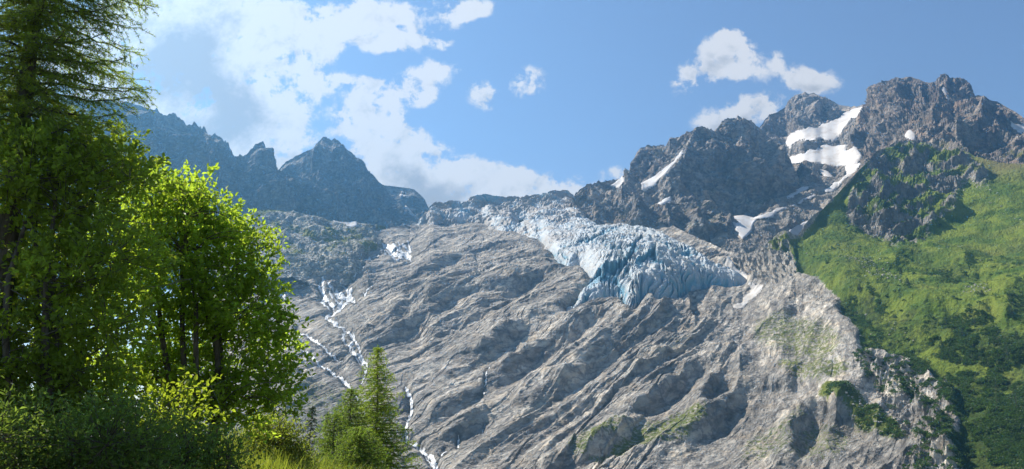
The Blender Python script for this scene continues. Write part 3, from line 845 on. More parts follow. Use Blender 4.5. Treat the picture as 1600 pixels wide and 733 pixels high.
ridge_left = [(-100, 148), (40, 152), (150, 159), (199, 161), (214, 165), (226, 169), (242, 172), (245, 170), (248, 175.6), (258, 181), (262, 182), (271, 176.6), (274, 177.6), (275.5, 184), (280, 187), (282.5, 193), (293, 198),
              (299.6, 196), (303, 193), (308, 199), (311, 201), (313, 198), (315, 202), (318, 197.5), (322, 205), (325, 213), (332, 213), (336, 209), (340.5, 215.5), (346.6, 216.5), (350, 222), (352, 219), (354, 224), (356, 223), (361, 238), (366, 247),
              (369, 249), (383.5, 243), (394, 233), (400, 225), (410, 224), (415, 234), (423, 242), (426.5, 261.5), (429.5, 263.5), (431, 256), (432.6, 264.6), (437, 267),
              (455, 277), (472, 280), (492, 286), (506, 303), (520, 311), (545, 322), (580, 334), (620, 342), (660, 352)]
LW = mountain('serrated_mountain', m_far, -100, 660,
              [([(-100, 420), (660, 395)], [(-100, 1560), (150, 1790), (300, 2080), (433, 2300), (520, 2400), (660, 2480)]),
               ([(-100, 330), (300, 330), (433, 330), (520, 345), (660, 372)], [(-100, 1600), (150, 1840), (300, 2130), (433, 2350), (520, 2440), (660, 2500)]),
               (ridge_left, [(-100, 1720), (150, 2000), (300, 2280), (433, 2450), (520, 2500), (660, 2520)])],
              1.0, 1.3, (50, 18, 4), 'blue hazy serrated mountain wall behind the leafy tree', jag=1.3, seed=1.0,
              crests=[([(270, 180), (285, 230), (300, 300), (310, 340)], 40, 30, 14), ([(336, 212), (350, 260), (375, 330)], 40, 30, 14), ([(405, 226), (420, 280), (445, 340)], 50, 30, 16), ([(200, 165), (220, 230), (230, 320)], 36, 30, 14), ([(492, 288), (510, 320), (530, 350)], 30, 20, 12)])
pyr = [(425, 280), (437, 264), (446.6, 254), (461, 246), (473, 239), (491.6, 231.7), (495.7, 224.5), (504, 215.5), (510, 214.7), (518, 219.4), (522, 216), (530.5, 221.5), (537.6, 230.7), (554, 243), (563, 256), (570, 265.5),
       (583.7, 273.7), (592, 284), (600, 290), (610, 306), (622, 317), (633, 327), (645, 337), (656, 345), (668, 356)]
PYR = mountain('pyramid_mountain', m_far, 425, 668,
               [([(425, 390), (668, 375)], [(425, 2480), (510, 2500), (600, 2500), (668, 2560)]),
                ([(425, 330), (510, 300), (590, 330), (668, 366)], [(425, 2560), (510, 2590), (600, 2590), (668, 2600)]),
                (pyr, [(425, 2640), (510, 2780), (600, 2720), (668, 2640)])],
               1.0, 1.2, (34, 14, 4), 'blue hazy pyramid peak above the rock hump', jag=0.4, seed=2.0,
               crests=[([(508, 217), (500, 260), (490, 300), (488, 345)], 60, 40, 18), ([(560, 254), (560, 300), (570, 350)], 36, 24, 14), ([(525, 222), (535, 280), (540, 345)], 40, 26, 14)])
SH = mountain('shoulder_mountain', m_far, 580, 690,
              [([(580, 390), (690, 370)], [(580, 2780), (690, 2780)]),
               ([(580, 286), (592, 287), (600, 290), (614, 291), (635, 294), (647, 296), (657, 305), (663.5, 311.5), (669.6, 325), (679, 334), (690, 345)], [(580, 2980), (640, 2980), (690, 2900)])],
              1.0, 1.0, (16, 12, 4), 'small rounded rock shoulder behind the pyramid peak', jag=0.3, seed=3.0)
cover_masked(SH, 'snowfield', z8([(990, 535), (1015, 525), (1050, 545), (1075, 548), (1070, 560), (1030, 555)], 420, 200, 4.8875), 6, m_snow, 'small snow patch high on the rounded shoulder', soften=1, warp=1.0, lift=6)
cover_masked(SH, 'snowfield', z8([(1010, 500), (1035, 500), (1035, 515), (1012, 512)], 420, 200, 4.8875), 6, m_snow, 'tiny snow spot above the larger snow patch on the rounded shoulder', soften=1, warp=.6, lift=6)
cover_masked(PYR, 'snowfield', z8([(1035, 615), (1090, 655), (1160, 690), (1150, 705), (1085, 668), (1030, 632)], 420, 200, 4.8875), 8, m_snow, 'narrow snow ramp at the foot of the pyramid peak', soften=1, warp=1.0, lift=8)

ridge_A = [(868, 360), (880, 352), (884, 335), (890, 318), (895, 313), (907, 297), (915, 291), (942, 284.6), (950, 282.5), (976.6, 280.5), (983, 275), (987, 262), (993, 243.7), (1001, 232), (1021.6, 229), (1036, 228), (1040, 231), (1050, 219), (1056, 219), (1064.6, 224),
           (1073, 225), (1081, 219), (1091, 214), (1103.5, 209), (1118, 207), (1122, 200.7), (1128, 190.5), (1136, 186), (1150.5, 185), (1153, 180), (1161, 186), (1167, 188), (1174, 189), (1181, 196), (1186, 200), (1198, 212),
           (1214.6, 224.6), (1227, 237), (1236, 251), (1239, 262), (1243, 278), (1255, 291.6), (1264, 305)]


def grass_A(X, PY, P):
    x, y, z = np.moveaxis(P, -1, 0)
    n = fbm(x / 50, y / 50, z / 50, 4)
    N2 = gnormal(blur(P, 2))
    fl = sstep(0.4, 0.8, N2[..., 2])
    g = np.clip((0.3 + 0.7 * n) * fl, 0, .5) * 0.8
    return dict(grass=g, dry=0 * g + 0.7, scree=np.clip(n + .2, 0, 1) * sstep(360, 400, PY) * .6)


SN = ((z8([(695, 558), (860, 528), (940, 485), (1005, 425), (1022, 405), (1005, 462), (900, 545), (800, 592), (700, 604)], 860, 170, 4.8875), 'curved snow strip under the small notch of the dark rock mountain'),
      (z8([(815, 692), (910, 662), (925, 680), (845, 708)], 860, 170, 4.8875), 'little snow patch on the ledge of the dark rock mountain'),
      (z8([(455, 585), (500, 565), (575, 540), (570, 560), (520, 590)], 860, 170, 4.8875), 'thin snow streak near the low end of the dark mountain crest'),
      (z8([(85, 468), (170, 428), (205, 465), (275, 428), (330, 470), (388, 490), (383, 528), (280, 503), (200, 478)], 960, 270, 4.8875), 'twin snow cones where the dark cliff meets the glacier'))
A = mountain('dark_rock_mountain', m_cliff, 868, 1264,
             [([(868, 372), (886, 372), (951, 378), (1002, 385), (1046, 402), (1095, 418), (1125, 424), (1150, 410), (1165, 385), (1180, 352), (1222, 322), (1264, 312)], [(868, 1800), (950, 1720), (1050, 1680), (1100, 1680), (1165, 1760), (1180, 1900), (1264, 2150)]),
              ([(868, 368), (886, 345), (951, 318), (1000, 316), (1030, 314), (1060, 316), (1085, 322), (1120, 346), (1160, 340), (1180, 342), (1222, 312), (1264, 308)], [(868, 1840), (886, 1900), (950, 1880), (1050, 1840), (1100, 1850), (1165, 1880), (1180, 1920), (1264, 2180)]),
              ([(868, 366), (886, 340), (951, 308), (1000, 302), (1030, 306), (1060, 308), (1085, 314), (1120, 338), (1160, 333), (1180, 336), (1222, 306), (1264, 307)], [(868, 1850), (886, 1930), (950, 1960), (1050, 1930), (1100, 1930), (1165, 1950), (1180, 1960), (1264, 2190)]),
              ([(868, 363), (886, 338), (951, 298), (1000, 272), (1060, 262), (1118, 250), (1160, 250), (1222, 262), (1264, 306)], [(868, 1860), (886, 1950), (950, 2020), (1000, 2060), (1060, 2060), (1118, 2080), (1160, 2110), (1222, 2200), (1264, 2200)]),
              (ridge_A, [(868, 1870), (886, 1970), (950, 2060), (990, 2150), (1050, 2240), (1090, 2230), (1150, 2320), (1200, 2340), (1240, 2280), (1264, 2210)])],
             1.0, 1.0, (24, 15, 4), 'dark jagged rock mountain rising straight above the glacier', jag=0.6, seed=4.0, grassfn=grass_A, snow=[b_[0] for b_ in SN],
             crests=[([(1119, 206), (1100, 224), (1080, 246), (1064, 272), (1056, 308)], 45, 44, 14), ([(985, 276), (976, 300), (972, 325)], 30, 16, 10), ([(1153, 184), (1165, 225), (1178, 270), (1172, 300)], 34, 30, 14), ([(897, 312), (905, 335), (902, 360)], 25, 14, 9),
                     ([(930, 290), (934, 325), (930, 360)], 18, 14, 8), ([(1005, 318), (1000, 345), (992, 368)], 18, 13, 8), ([(1040, 318), (1042, 350), (1050, 385)], 20, 14, 8), ([(1080, 324), (1090, 360), (1098, 398)], 22, 16, 9), ([(1112, 344), (1130, 365), (1145, 395)], 20, 18, 9),
                     ([(1050, 222), (1045, 245), (1040, 262)], 16, 12, 8), ([(1215, 228), (1205, 262), (1195, 300)], 28, 22, 12)])
for poly, lab in SN:
    cover_masked(A, 'snowfield', poly, 2.5, m_snow, lab, soften=1, warp=1.6, lift=2.5)

ridge_B = [(1100, 260), (1170, 220), (1186, 198), (1202, 177.5), (1214.6, 173.4), (1227, 165), (1232, 155), (1241, 148), (1253.5, 143.8), (1258, 142.5), (1263.7, 145), (1272, 143), (1284, 153), (1292, 151), (1311, 162), (1331, 165), (1345.5, 164), (1358, 162), (1372, 159), (1382, 150),
           (1386, 143), (1395.6, 135), (1397.6, 126.6), (1407, 120.5), (1415, 118.4), (1427, 121.5), (1439.6, 124.5), (1458, 128.6), (1468, 129.7), (1476.4, 124.5), (1481.5, 124.5), (1489.7, 130.7), (1495, 125.6),
           (1503, 128.6), (1513, 136.8), (1522.5, 149), (1540, 152), (1558, 157), (1572.6, 165.5), (1589, 174.7), (1600, 182), (1700, 232)]


z5 = lambda p: z8(p, 1100, 110, 4.8875)
z6 = lambda p: z8(p, 1280, 100, 4.8875)
z7 = lambda p: z8(p, 1120, 220, 4.8875)
BC_SNOW = (
        (z5([(630, 500), (720, 490), (860, 455), (960, 415), (1050, 400), (1080, 345), (1150, 305), (1250, 300), (1350, 290), (1368, 318), (1290, 370), (1200, 432), (1080, 492), (980, 545), (880, 540), (800, 555), (720, 535), (640, 575), (618, 545)]), 'large smooth snowfield slanting up to the saddle below the brown summit', 10),
        (z7([(540, 108), (680, 113), (760, 80), (830, 38), (900, 38), (1000, 40), (988, 88), (1080, 92), (1108, 118), (1062, 180), (1122, 183), (1062, 242), (1000, 303), (960, 325), (900, 385), (815, 405), (870, 355), (950, 318), (985, 290), (1000, 260), (990, 230), (975, 190), (850, 188), (700, 188), (560, 192), (572, 222), (530, 247), (498, 205), (550, 180)]), 'broad snowfield with a trailing tail lying below the large slanting one', 9),
        (z7([(760, 432), (640, 478), (540, 518), (420, 578), (300, 612), (275, 640), (260, 690), (200, 735), (150, 670), (98, 605), (-5, 622), (-5, 605), (130, 570), (215, 562), (290, 588), (400, 552), (520, 515), (640, 470), (760, 424)]), 'kite-shaped snowfield with a long thin arm in the couloir', 7),
        (z7([(505, 438), (600, 382), (680, 368), (735, 373), (620, 422), (560, 445)]), 'small snow wedge in the shade at the corner of the dark mountain', 6),
        (z7([(485, 728), (600, 660), (705, 622), (672, 670), (692, 690), (620, 718), (550, 718)]), 'low pointed snow patch just above the upper edge of the meadow', 6),
        (z7([(778, 247), (850, 238), (892, 277), (830, 288)]), 'small oval snow patch on pale rubble enclosed by the broad snowfield', 6),
        (z5([(1195, 275), (1230, 260), (1265, 258), (1262, 272), (1215, 282)]), 'tiny snow strip on the saddle crest', 5),
        (z5([(1290, 275), (1325, 250), (1340, 275), (1315, 292)]), 'tiny snow notch against the flank of the brown summit', 5),
        (z6([(648, 548), (700, 528), (742, 555), (722, 582)]), 'single snow spot in the middle of the brown mountain face', 6),
        (z6([(1450, 470), (1564, 452), (1620, 470), (1620, 515), (1564, 506), (1490, 490)]), 'snow patch cut by the picture edge on the brown mountain', 7),
        (z6([(798, 630), (850, 632), (875, 650), (845, 668)]), 'small snow speck below the single snow spot on the brown mountain', 5),
        (z6([(912, 165), (930, 160), (925, 200), (900, 265), (886, 262), (900, 220)]), 'thin snow ribbon in the gully between the twin brown summits', 5),
        (z6([(930, 285), (950, 300), (1000, 355), (990, 365), (950, 325)]), 'short snow streak below the gully ribbon of the brown mountain', 5))


def build_BC():
    X1 = np.arange(1110, 1700.1, 1.0)
    yt = np.interp(X1, *np.array(ridge_B).T)
    edge = np.interp(X1, *np.array([(1110, 347), (1120, 345), (1159, 336), (1180, 341), (1222, 311), (1255, 294), (1262, 288), (1300, 260), (1700, 250)], float).T)
    nr = 300
    v = np.linspace(0, 1, nr)[:, None]
    PY = 430 + (yt - 430) * v
    X = np.broadcast_to(X1, PY.shape).copy()
    xs = [1100, 1186, 1253, 1311, 1360, 1410, 1500, 1600, 1700]
    ys = [110, 145, 165, 200, 225, 260, 290, 340, 380, 430]
    tab = [[3000, 3000, 2980, 2950, 2900, 2560, 2400, 2300, 2150],
           [2950, 2950, 2950, 2930, 2880, 2450, 2300, 2220, 2100],
           [2850, 2850, 2800, 2900, 2800, 2330, 2200, 2180, 2060],
           [2700, 2700, 2620, 2640, 2480, 2130, 2020, 2010, 1990],
           [2600, 2550, 2480, 2430, 2280, 2000, 1960, 1900, 1850],
           [2400, 2330, 2320, 2260, 2060, 1900, 1800, 1750, 1700],
           [2200, 2150, 2160, 2110, 1940, 1820, 1700, 1650, 1600],
           [1860, 1890, 1930, 1900, 1820, 1720, 1600, 1550, 1500],
           [1740, 1740, 1790, 1760, 1700, 1620, 1540, 1500, 1450],
           [1620, 1610, 1650, 1640, 1600, 1550, 1480, 1440, 1400]]
    D = blur(lookup(X, PY, xs, ys, tab), 8)
    # the couloir runs in front of the dark mountain, what lies above it behind
    D = D + sstep(1262, 1225, X) * (120 * sstep(2, -10, PY - edge) - 20 * sstep(-6, 2, PY - edge))
    P = world(X, PY, D)
    N = gnormal(blur(P, 8))
    Bw = 1 - sstep(1340, 1400, X)
    apron = sstep(255, 300, PY) * (1 - sstep(1330, 1380, X))
    h = rock_relief(P, N, 30, 16, 4, seed=5.0, vert=1.8)
    h2 = rock_relief(P, N, 10, 8, 3.5, seed=6.0, vert=0.8)
    h = h * (1 - .75 * apron) + 0.7 * h2 * apron
    w = (6 * perlin(X / 18, PY / 18, 0 * X), 6 * perlin(X / 18, PY / 18, 0 * X + 5))
    h = add_crests(h, X, PY, [([(1408, 138), (1398, 156), (1378, 178), (1345, 200), (1312, 222)], 60, 26, 30), ([(1292, 152), (1275, 176), (1250, 200), (1235, 212)], 40, 24, 16), ([(1495, 127), (1480, 160), (1462, 195), (1440, 225)], 50, 36, 16),
                              ([(1430, 122), (1440, 150), (1445, 180)], 26, 20, 14), ([(1540, 152), (1530, 190), (1510, 230)], 40, 36, 18), ([(1400, 150), (1395, 190), (1380, 225), (1362, 250)], 40, 28, 16), ([(1255, 145), (1250, 168), (1236, 190)], 22, 18, 12)], w)
    h = damp_snow(h, X, PY, [b_[0] for b_ in BC_SNOW])
    n = nr
    e = sstep(0, 25, (n - 1 - np.arange(n)) * 1.0)[:, None]
    h = h * e - 9 * e * sstep(260, 190, PY)
    P = P + N * h[..., None]
    x, y, z = np.moveaxis(P, -1, 0)
    P[..., 2] += (1 - e) ** 6 * (8 * np.clip(np.abs(perlin(x / 24, 0 * x, 0 * x + 3)) * 1.6 - .3, 0, 1) + 5 * np.abs(perlin(x / 10, 0 * x, 0 * x)) - 5)
    nz = fbm(x / 60, y / 60, z / 60, 4)
    g = np.clip(0.30 + 0.9 * nz, 0, 1) * sstep(205, 250, PY) * sstep(1345, 1400, X) * .75
    dry = 0 * g + 0.8
    scr = np.maximum(np.clip(.2 + nz, 0, 1) * sstep(170, 220, PY) * .7, apron * .75)
    keepB = (X[:-1, :-1] < 1368 - 0.4 * (PY[:-1, :-1] - 160).clip(0))
    nb = 8
    Pb = add_back(P, 350, 420, nb)
    pad = lambda a: np.concatenate([a, np.repeat(a[-1:], nb, 0)], 0)
    kb = np.concatenate([keepB, np.repeat(keepB[-1:], nb, 0)], 0)
    at = dict(grass=pad(g), dry=pad(dry), scree=pad(scr))
    grid_obj('snowy_mountain', Pb, m_cliff, at, kb, label='grey rock peak holding the largest snowfields behind the dark mountain')
    grid_obj('brown_mountain', Pb, m_brown, at, ~kb, label='dark brown broad summit rising above the green meadow slope')
    return dict(X=X, PY=PY, P=P)



BC = build_BC()
for poly, lab, th in BC_SNOW:
    cover_masked(BC, 'snowfield', poly, th * 0.35, m_snow, lab, soften=1, warp=2.4, lift=2.5)
# ------------------------------------------------------------------ valley ground
def build_ground():
    def gz(x, y):
        x = np.asarray(x, float); y = np.asarray(y, float)
        near = -1.75 - 0.105 * (x + 0.0) * np.where(x < 0, 1.0, 0.6) * np.exp(-np.maximum(y - 30, 0) / 60)
        near = near - 0.085 * np.maximum(y - 9, 0) - 0.004 * np.maximum(y - 24, 0) ** 2
        near = near - 0.05 * np.maximum(x + 3, 0) ** 1.3
        z = np.maximum(near, -110)
        z = z + 1.35 * np.exp(-((x + 6.0) / 3.5) ** 2 - ((y - 20) / 5.0) ** 2)
        return z + 0.12 * perlin(x / 1.7, y / 1.7, 0 * x) + 0.35 * perlin(x / 6, y / 6, 0 * x + 2)
    return gz


gz = build_ground()


def ground_sheet():
    a = np.r_[-3700, -2600, -1800, -1200, -800, -500, -320, -220, -150, -110, np.arange(-80, -30, 4), np.arange(-30, 20, 0.5), np.arange(20, 80, 4), 110, 150, 220, 320, 500, 800, 1200, 1800, 2600, 3700]
    b = np.r_[-400, -200, -100, -60, -30, -15, np.arange(-8, 50, 0.5), np.arange(50, 120, 3), 150, 200, 260, 340, 440, 560, 700, 900, 1200, 1700, 2300, 3000, 3700]
    X, Y = np.meshgrid(a, b)
    Z = gz(X, Y)
    far = sstep(90, 260, np.hypot(X, np.maximum(Y, 0)))
    Z = Z * (1 - far) + (-112) * far
    m, nt, out = new_mat('grassy_soil')
    q = NT(nt); co = q.coords()
    c = q.mix(q.step(q.noise(co, 0.9, 7, 0.65), 0.4, 0.62), (0.06, 0.075, 0.02), (0.13, 0.11, 0.05))
    b_ = q.bsdf(c, 0.95, q.bump(q.noise(co, 4.0, 6, 0.7), 0.1), 0.1)
    nt.links.new(b_.outputs[0], out.inputs[0])
    grid_obj('ground', np.stack([X, Y, Z], -1), m, smooth=True, label=None)


ground_sheet()


# ------------------------------------------------------------------ plants
class Bag:
    """collects geometry of one mesh"""
    def __init__(s): s.V = []; s.q = []; s.t = []; s.n = 0
    def add(s, V, quads=None, tris=None):
        V = np.asarray(V, float).reshape(-1, 3)
        if quads is not None and len(quads): s.q.append(np.asarray(quads) + s.n)
        if tris is not None and len(tris): s.t.append(np.asarray(tris) + s.n)
        s.V.append(V); s.n += len(V)
    def tube(s, pts, r0, r1, k=6):
        pts = np.asarray(pts, float); n = len(pts)
        if n < 2: return
        t = np.gradient(pts, axis=0); t /= np.linalg.norm(t, axis=1)[:, None] + 1e-9
        ref = np.where(np.abs(t[:, 2:3]) > 0.9, np.array([[1.0, 0, 0]]), np.array([[0, 0, 1.0]]))
        a = np.cross(t, ref); a /= np.linalg.norm(a, axis=1)[:, None] + 1e-9
        b = np.cross(t, a)
        r = (r0 + (r1 - r0) * np.linspace(0, 1, n))[:, None, None]
        th = np.linspace(0, 2 * np.pi, k, endpoint=False)
        ring = pts[:, None] + r * (np.cos(th)[None, :, None] * a[:, None] + np.sin(th)[None, :, None] * b[:, None])
        i = np.arange(n - 1)[:, None] * k; j = np.arange(k)[None]; j1 = (j + 1) % k
        s.add(ring, np.stack([i + j, i + j1, i + k + j1, i + k + j], -1).reshape(-1, 4))
    def build(s, name, mat, parent=None, smooth=False, origin=None):
        V = np.concatenate(s.V)
        if origin is not None: V = V - np.asarray(origin)
        return mesh_obj(name, V, [np.concatenate(l) for l in (s.q, s.t) if l], mat, parent, smooth=smooth)


def rand_dirs(n):
    v = rng.normal(size=(n, 3)); return v / (np.linalg.norm(v, axis=1)[:, None] + 1e-9)


def leaves(bag, C, axis, size, wid=0.55, upbias=0.35):
    """oval folded leaves at C growing along axis"""
    n = len(C)
    size = np.broadcast_to(size, (n,))[:, None]
    a = axis / (np.linalg.norm(axis, axis=1)[:, None] + 1e-9)
    up = rand_dirs(n) * (1 - upbias) + np.array([0, 0, 1]) * upbias * 1.6
    b = np.cross(a, up); b /= np.linalg.norm(b, axis=1)[:, None] + 1e-9
    c = np.cross(b, a)
    w = size * wid * 0.5 * rng.uniform(0.8, 1.2, (n, 1))
    fold = 0.35 * w
    droop = -0.18 * size
    v0 = C
    v3 = C + a * size + c * droop
    l1 = C + a * size * 0.32 + b * w + c * fold
    l2 = C + a * size * 0.70 + b * w * 0.8 + c * (fold + droop * .5)
    r1 = C + a * size * 0.32 - b * w + c * fold
    r2 = C + a * size * 0.70 - b * w * 0.8 + c * (fold + droop * .5)
    V = np.stack([v0, l1, l2, v3, r2, r1], 1).reshape(-1, 3)
    i = np.arange(n)[:, None] * 6
    Q = np.concatenate([i + np.array([[0, 1, 2, 3]]), i + np.array([[0, 3, 4, 5]])], 0)
    bag.add(V, Q)


def needles(bag, C, axis, size, width, per=7, spread=1.0):
    """tufts of thin needles at C"""
    n = len(C)
    C2 = np.repeat(C, per, 0); A = np.repeat(axis, per, 0)
    d = A * (1.1 - 0.4 * spread) + rand_dirs(n * per) * spread * 1.1
    d /= np.linalg.norm(d, axis=1)[:, None] + 1e-9
    L = size * rng.uniform(0.7, 1.25, (n * per, 1))
    b = np.cross(d, rand_dirs(n * per)); b /= np.linalg.norm(b, axis=1)[:, None] + 1e-9
    V = np.stack([C2 - b * width / 2, C2 + b * width / 2, C2 + d * L + b * width * .25, C2 + d * L - b * width * .25], 1).reshape(-1, 3)
    i = np.arange(n * per)[:, None] * 4
    bag.add(V, i + np.array([[0, 1, 2, 3]]))


def leafy(name, label, cat, base, clumps, mat, leaf, dens, bark=None, stems=5, group=None, twig=0.35, open_=0.0, wid=0.55):
    """broadleaf tree or bush: clumps = [(centre, radius)], twigs with leaves fill them, limbs run from the base into them"""
    base = np.asarray(base, float)
    root = empty(name, base)
    tag(root, label, cat, group)
    tr = Bag(); cr = Bag()
    clumps = [(np.asarray(c, float), r) for c, r in clumps]
    cs = np.array([c for c, r in clumps])
    cen = cs.mean(0)
    # main stems
    ends = []
    order = np.argsort(-cs[:, 2])[:max(stems, 1)]
    for k in range(stems):
        tgt = cs[order[k % len(order)]] if k < len(order) else cs[rng.integers(len(cs))]
        b0 = base + np.array([rng.uniform(-.12, .12), rng.uniform(-.12, .12), -0.25]) * (1 if stems > 1 else 0.2)
        t = np.linspace(0, 1, 9)[:, None]
        bend = rng.normal(size=3) * 0.07 * np.linalg.norm(tgt - b0) * np.array([1, 1, .2])
        path = b0 + (tgt - b0) * t + bend * np.sin(t * np.pi) + rng.normal(size=(9, 3)) * 0.03 * t
        hgt = np.linalg.norm(tgt - b0)
        tr.tube(path, 0.011 * hgt + 0.015, 0.012, 7)
        ends.append(path)
    allp = np.concatenate(ends)
    for c, r in clumps:
        # limb from the nearest lower stem point
        lower = allp[allp[:, 2] < c[2] + 0.1]
        if len(lower) == 0: lower = allp
        s = lower[np.argmin(np.linalg.norm(lower - c, axis=1) + 0.4 * rng.random(len(lower)))]
        t = np.linspace(0, 1, 6)[:, None]
        path = s + (c - s) * t + np.sin(t * np.pi) * rng.normal(size=3) * 0.12 * np.linalg.norm(c - s)
        tr.tube(path, 0.010 + 0.006 * r, 0.005, 5)
        nt_ = max(4, int(dens * r * r))
        d = rand_dirs(nt_); d[:, 2] = d[:, 2] * 0.8 + 0.12
        rad = r * rng.uniform(0.25 + open_, 1.0, (nt_, 1)) ** 0.6
        # uneven outline
        lob = 1 + 0.35 * perlin(d[:, 0] * 2 + c[0], d[:, 1] * 2 + c[1], d[:, 2] * 2 + c[2])[:, None]
        tip = c + d * rad * lob
        grow = d + np.array([0, 0, 0.45]) + rng.normal(size=(nt_, 3)) * 0.35
        grow /= np.linalg.norm(grow, axis=1)[:, None]
        tl = twig * rng.uniform(0.6, 1.2, (nt_, 1))
        for j in range(0, nt_):
            if j % 3 == 0:
                tr.tube(np.stack([c + (tip[j] - c) * 0.35, tip[j], tip[j] + grow[j] * tl[j]]), 0.006, 0.002, 4)
        k = 11
        u = rng.uniform(0, 1, (nt_, k, 1))
        P = tip[:, None] + grow[:, None] * tl[:, None] * u + rng.normal(size=(nt_, k, 3)) * 0.03
        ax = grow[:, None] * 0.7 + rng.normal(size=(nt_, k, 3)) * 0.75
        P = P.reshape(-1, 3); ax = ax.reshape(-1, 3)
        leaves(cr, P, ax, leaf * rng.uniform(0.6, 1.2, len(P)), wid)
    tr.build('trunk', bark or m_bark, root, True, base)
    cr.build('crown', mat, root, False, base)
    return root


def conifer(name, label, cat, base, height, rad, mat, tuft, width, nb, per=7, step=0.05, droop=0.25, lat=0.16, tip_up=0.2, group=None, bark=None, z0=0.08, bare=0.0, rfun=None, trunk_r=None, latlen=0.45, side=None):
    base = np.asarray(base, float)
    root = empty(name, base)
    tag(root, label, cat, group)
    tr = Bag(); cr = Bag()
    n = 12
    t = np.linspace(0, 1, n)[:, None]
    path = base + np.array([0, 0, 1]) * t * height + np.cumsum(rng.normal(size=(n, 3)) * np.array([1, 1, 0]) * 0.004 * height, 0) * t
    path[0, 2] -= 0.4
    tr.tube(path, trunk_r or (0.012 * height + 0.02), 0.008, 8)
    ang = rng.uniform(0, 6.28)
    for k in range(nb):
        f = z0 + (1 - z0) * ((k + rng.uniform(0, 0.8)) / nb) ** 0.95
        f = min(f, 0.985)
        ang += 2.4 + rng.normal() * 0.3
        p0 = base + np.array([0, 0, f * height])
        p0[:2] = np.array([np.interp(f, t[:, 0], path[:, 0]), np.interp(f, t[:, 0], path[:, 1])])
        Lb = (rfun(f) if rfun else rad * (1 - f) ** 0.75) * rng.uniform(0.6, 1.15) + 0.05
        dirn = np.array([math.cos(ang), math.sin(ang), 0.0])
        m = 10
        s = np.linspace(0, 1, m)
        rise = 0.10 * Lb * s + (-droop * Lb) * s ** 1.6 + tip_up * Lb * np.maximum(s - 0.55, 0) ** 1.5
        bp = p0 + dirn * (s * Lb)[:, None] + np.stack([0 * s, 0 * s, rise], -1)
        bp += rng.normal(size=(m, 3)) * 0.012 * Lb * s[:, None]
        tr.tube(bp, 0.006 + 0.011 * Lb, 0.003, 5)
        # branchlets on both sides, hanging
        nl = max(3, int(Lb / lat))
        for j in range(nl):
            u = (bare + (1 - bare) * (j + rng.uniform(0, 1)) / nl)
            q0 = np.array([np.interp(u, s, bp[:, i]) for i in range(3)])
            sd = 1 if j % 2 else -1
            side_v = np.array([-dirn[1], dirn[0], 0]) * sd
            ll = latlen * Lb * (1.1 - 0.75 * u) * rng.uniform(0.5, 1.2) + 0.07
            dv = dirn * rng.uniform(.4, .9) + side_v * rng.uniform(0.4, 1.0) + np.array([0, 0, rng.uniform(-0.65, 0.15)])
            dv /= np.linalg.norm(dv)
            mt = max(2, int(ll / step))
            w = np.linspace(0.12, 1, mt)
            lp = q0 + dv * (w * ll)[:, None] + np.stack([0 * w, 0 * w, -0.12 * ll * w ** 2], -1) + rng.normal(size=(mt, 3)) * 0.012
            if ll > 0.1: tr.tube(np.stack([q0, lp[mt // 2], lp[-1]]), 0.004, 0.0015, 4)
            needles(cr, lp, np.broadcast_to(dv, lp.shape), tuft, width, per)
        mt = max(3, int(Lb / step))
        w = np.linspace(bare + 0.1, 1, mt)
        lp = np.stack([np.interp(w, s, bp[:, i]) for i in range(3)], -1)
        needles(cr, lp, np.broadcast_to(dirn, lp.shape), tuft, width, per)
    # leader
    lp = path[-1] + np.stack([0 * np.linspace(0, 1, 8)] * 2 + [np.linspace(-0.08, 0.0, 8) * height], -1)
    needles(cr, lp, np.broadcast_to(np.array([0, 0, 1.0]), lp.shape), tuft, width, per)
    tr.build('trunk', bark or m_bark, root, True, base)
    cr.build('crown', mat, root, False, base)
    return root


def W(px, py, Y): return world(px, py, Y)


def onground(px, Y, dz=0.0):
    x = (px - 800) / F * Y / CP
    x = float(world(px, 700, Y)[0])
    return np.array([x, Y, float(gz(x, Y)) + dz])


# tall larch at the edge
b0 = onground(-25, 12.0)
conifer('larch_tree', 'tall shaggy larch with drooping feathery boughs behind the leafy trees', 'tree', b0, 13.5, 2.2, m_needlemid, 0.038, 0.0060, 330, per=8, step=0.032, droop=0.26, lat=0.06, tip_up=0.5, z0=0.34,
        rfun=lambda f: 1.45 if f < .62 else 1.45 * (1 - f) / .38 + .1, latlen=0.42)


def clumps_px(lst, Y, dy=0.8):
    out = []
    for px, py, r in lst:
        yy = Y + rng.uniform(-dy, dy)
        out.append((world(px, py, yy), r / F * yy))
    return out


# sunlit leafy tree
sun_cl = [(190, 335, 42), (205, 420, 52), (180, 500, 52), (210, 575, 48), (160, 410, 42), (170, 590, 45), (215, 285, 24), (345, 330, 14), (366, 345, 14), (392, 362, 15), (412, 380, 13), (422, 398, 10), (408, 430, 14), (428, 470, 13), (446, 512, 14), (456, 545, 15), (462, 575, 13), (458, 600, 12), (440, 620, 15), (448, 650, 14), (320, 300, 12), (284, 284, 10), (235, 285, 14), (418, 452, 10), (252, 300, 26), (275, 318, 36), (298, 305, 28), (320, 345, 40), (348, 365, 36), (380, 385, 34), (402, 392, 20), (360, 420, 50), (395, 440, 32), (330, 460, 55), (385, 490, 48), (420, 510, 30), (290, 400, 60), (300, 520, 60), (370, 550, 55),
          (420, 560, 36), (440, 585, 24), (405, 610, 42), (350, 620, 55), (270, 460, 55), (255, 360, 46), (300, 590, 55), (440, 500, 16), (425, 640, 22), (260, 560, 60), (230, 400, 50), (298, 282, 14), (258, 278, 12), (310, 640, 50), (380, 655, 36), (280, 340, 50), (240, 320, 40), (330, 390, 52), (225, 480, 60), (350, 500, 55), (240, 610, 60), (400, 470, 36), (435, 545, 26), (280, 640, 55)]
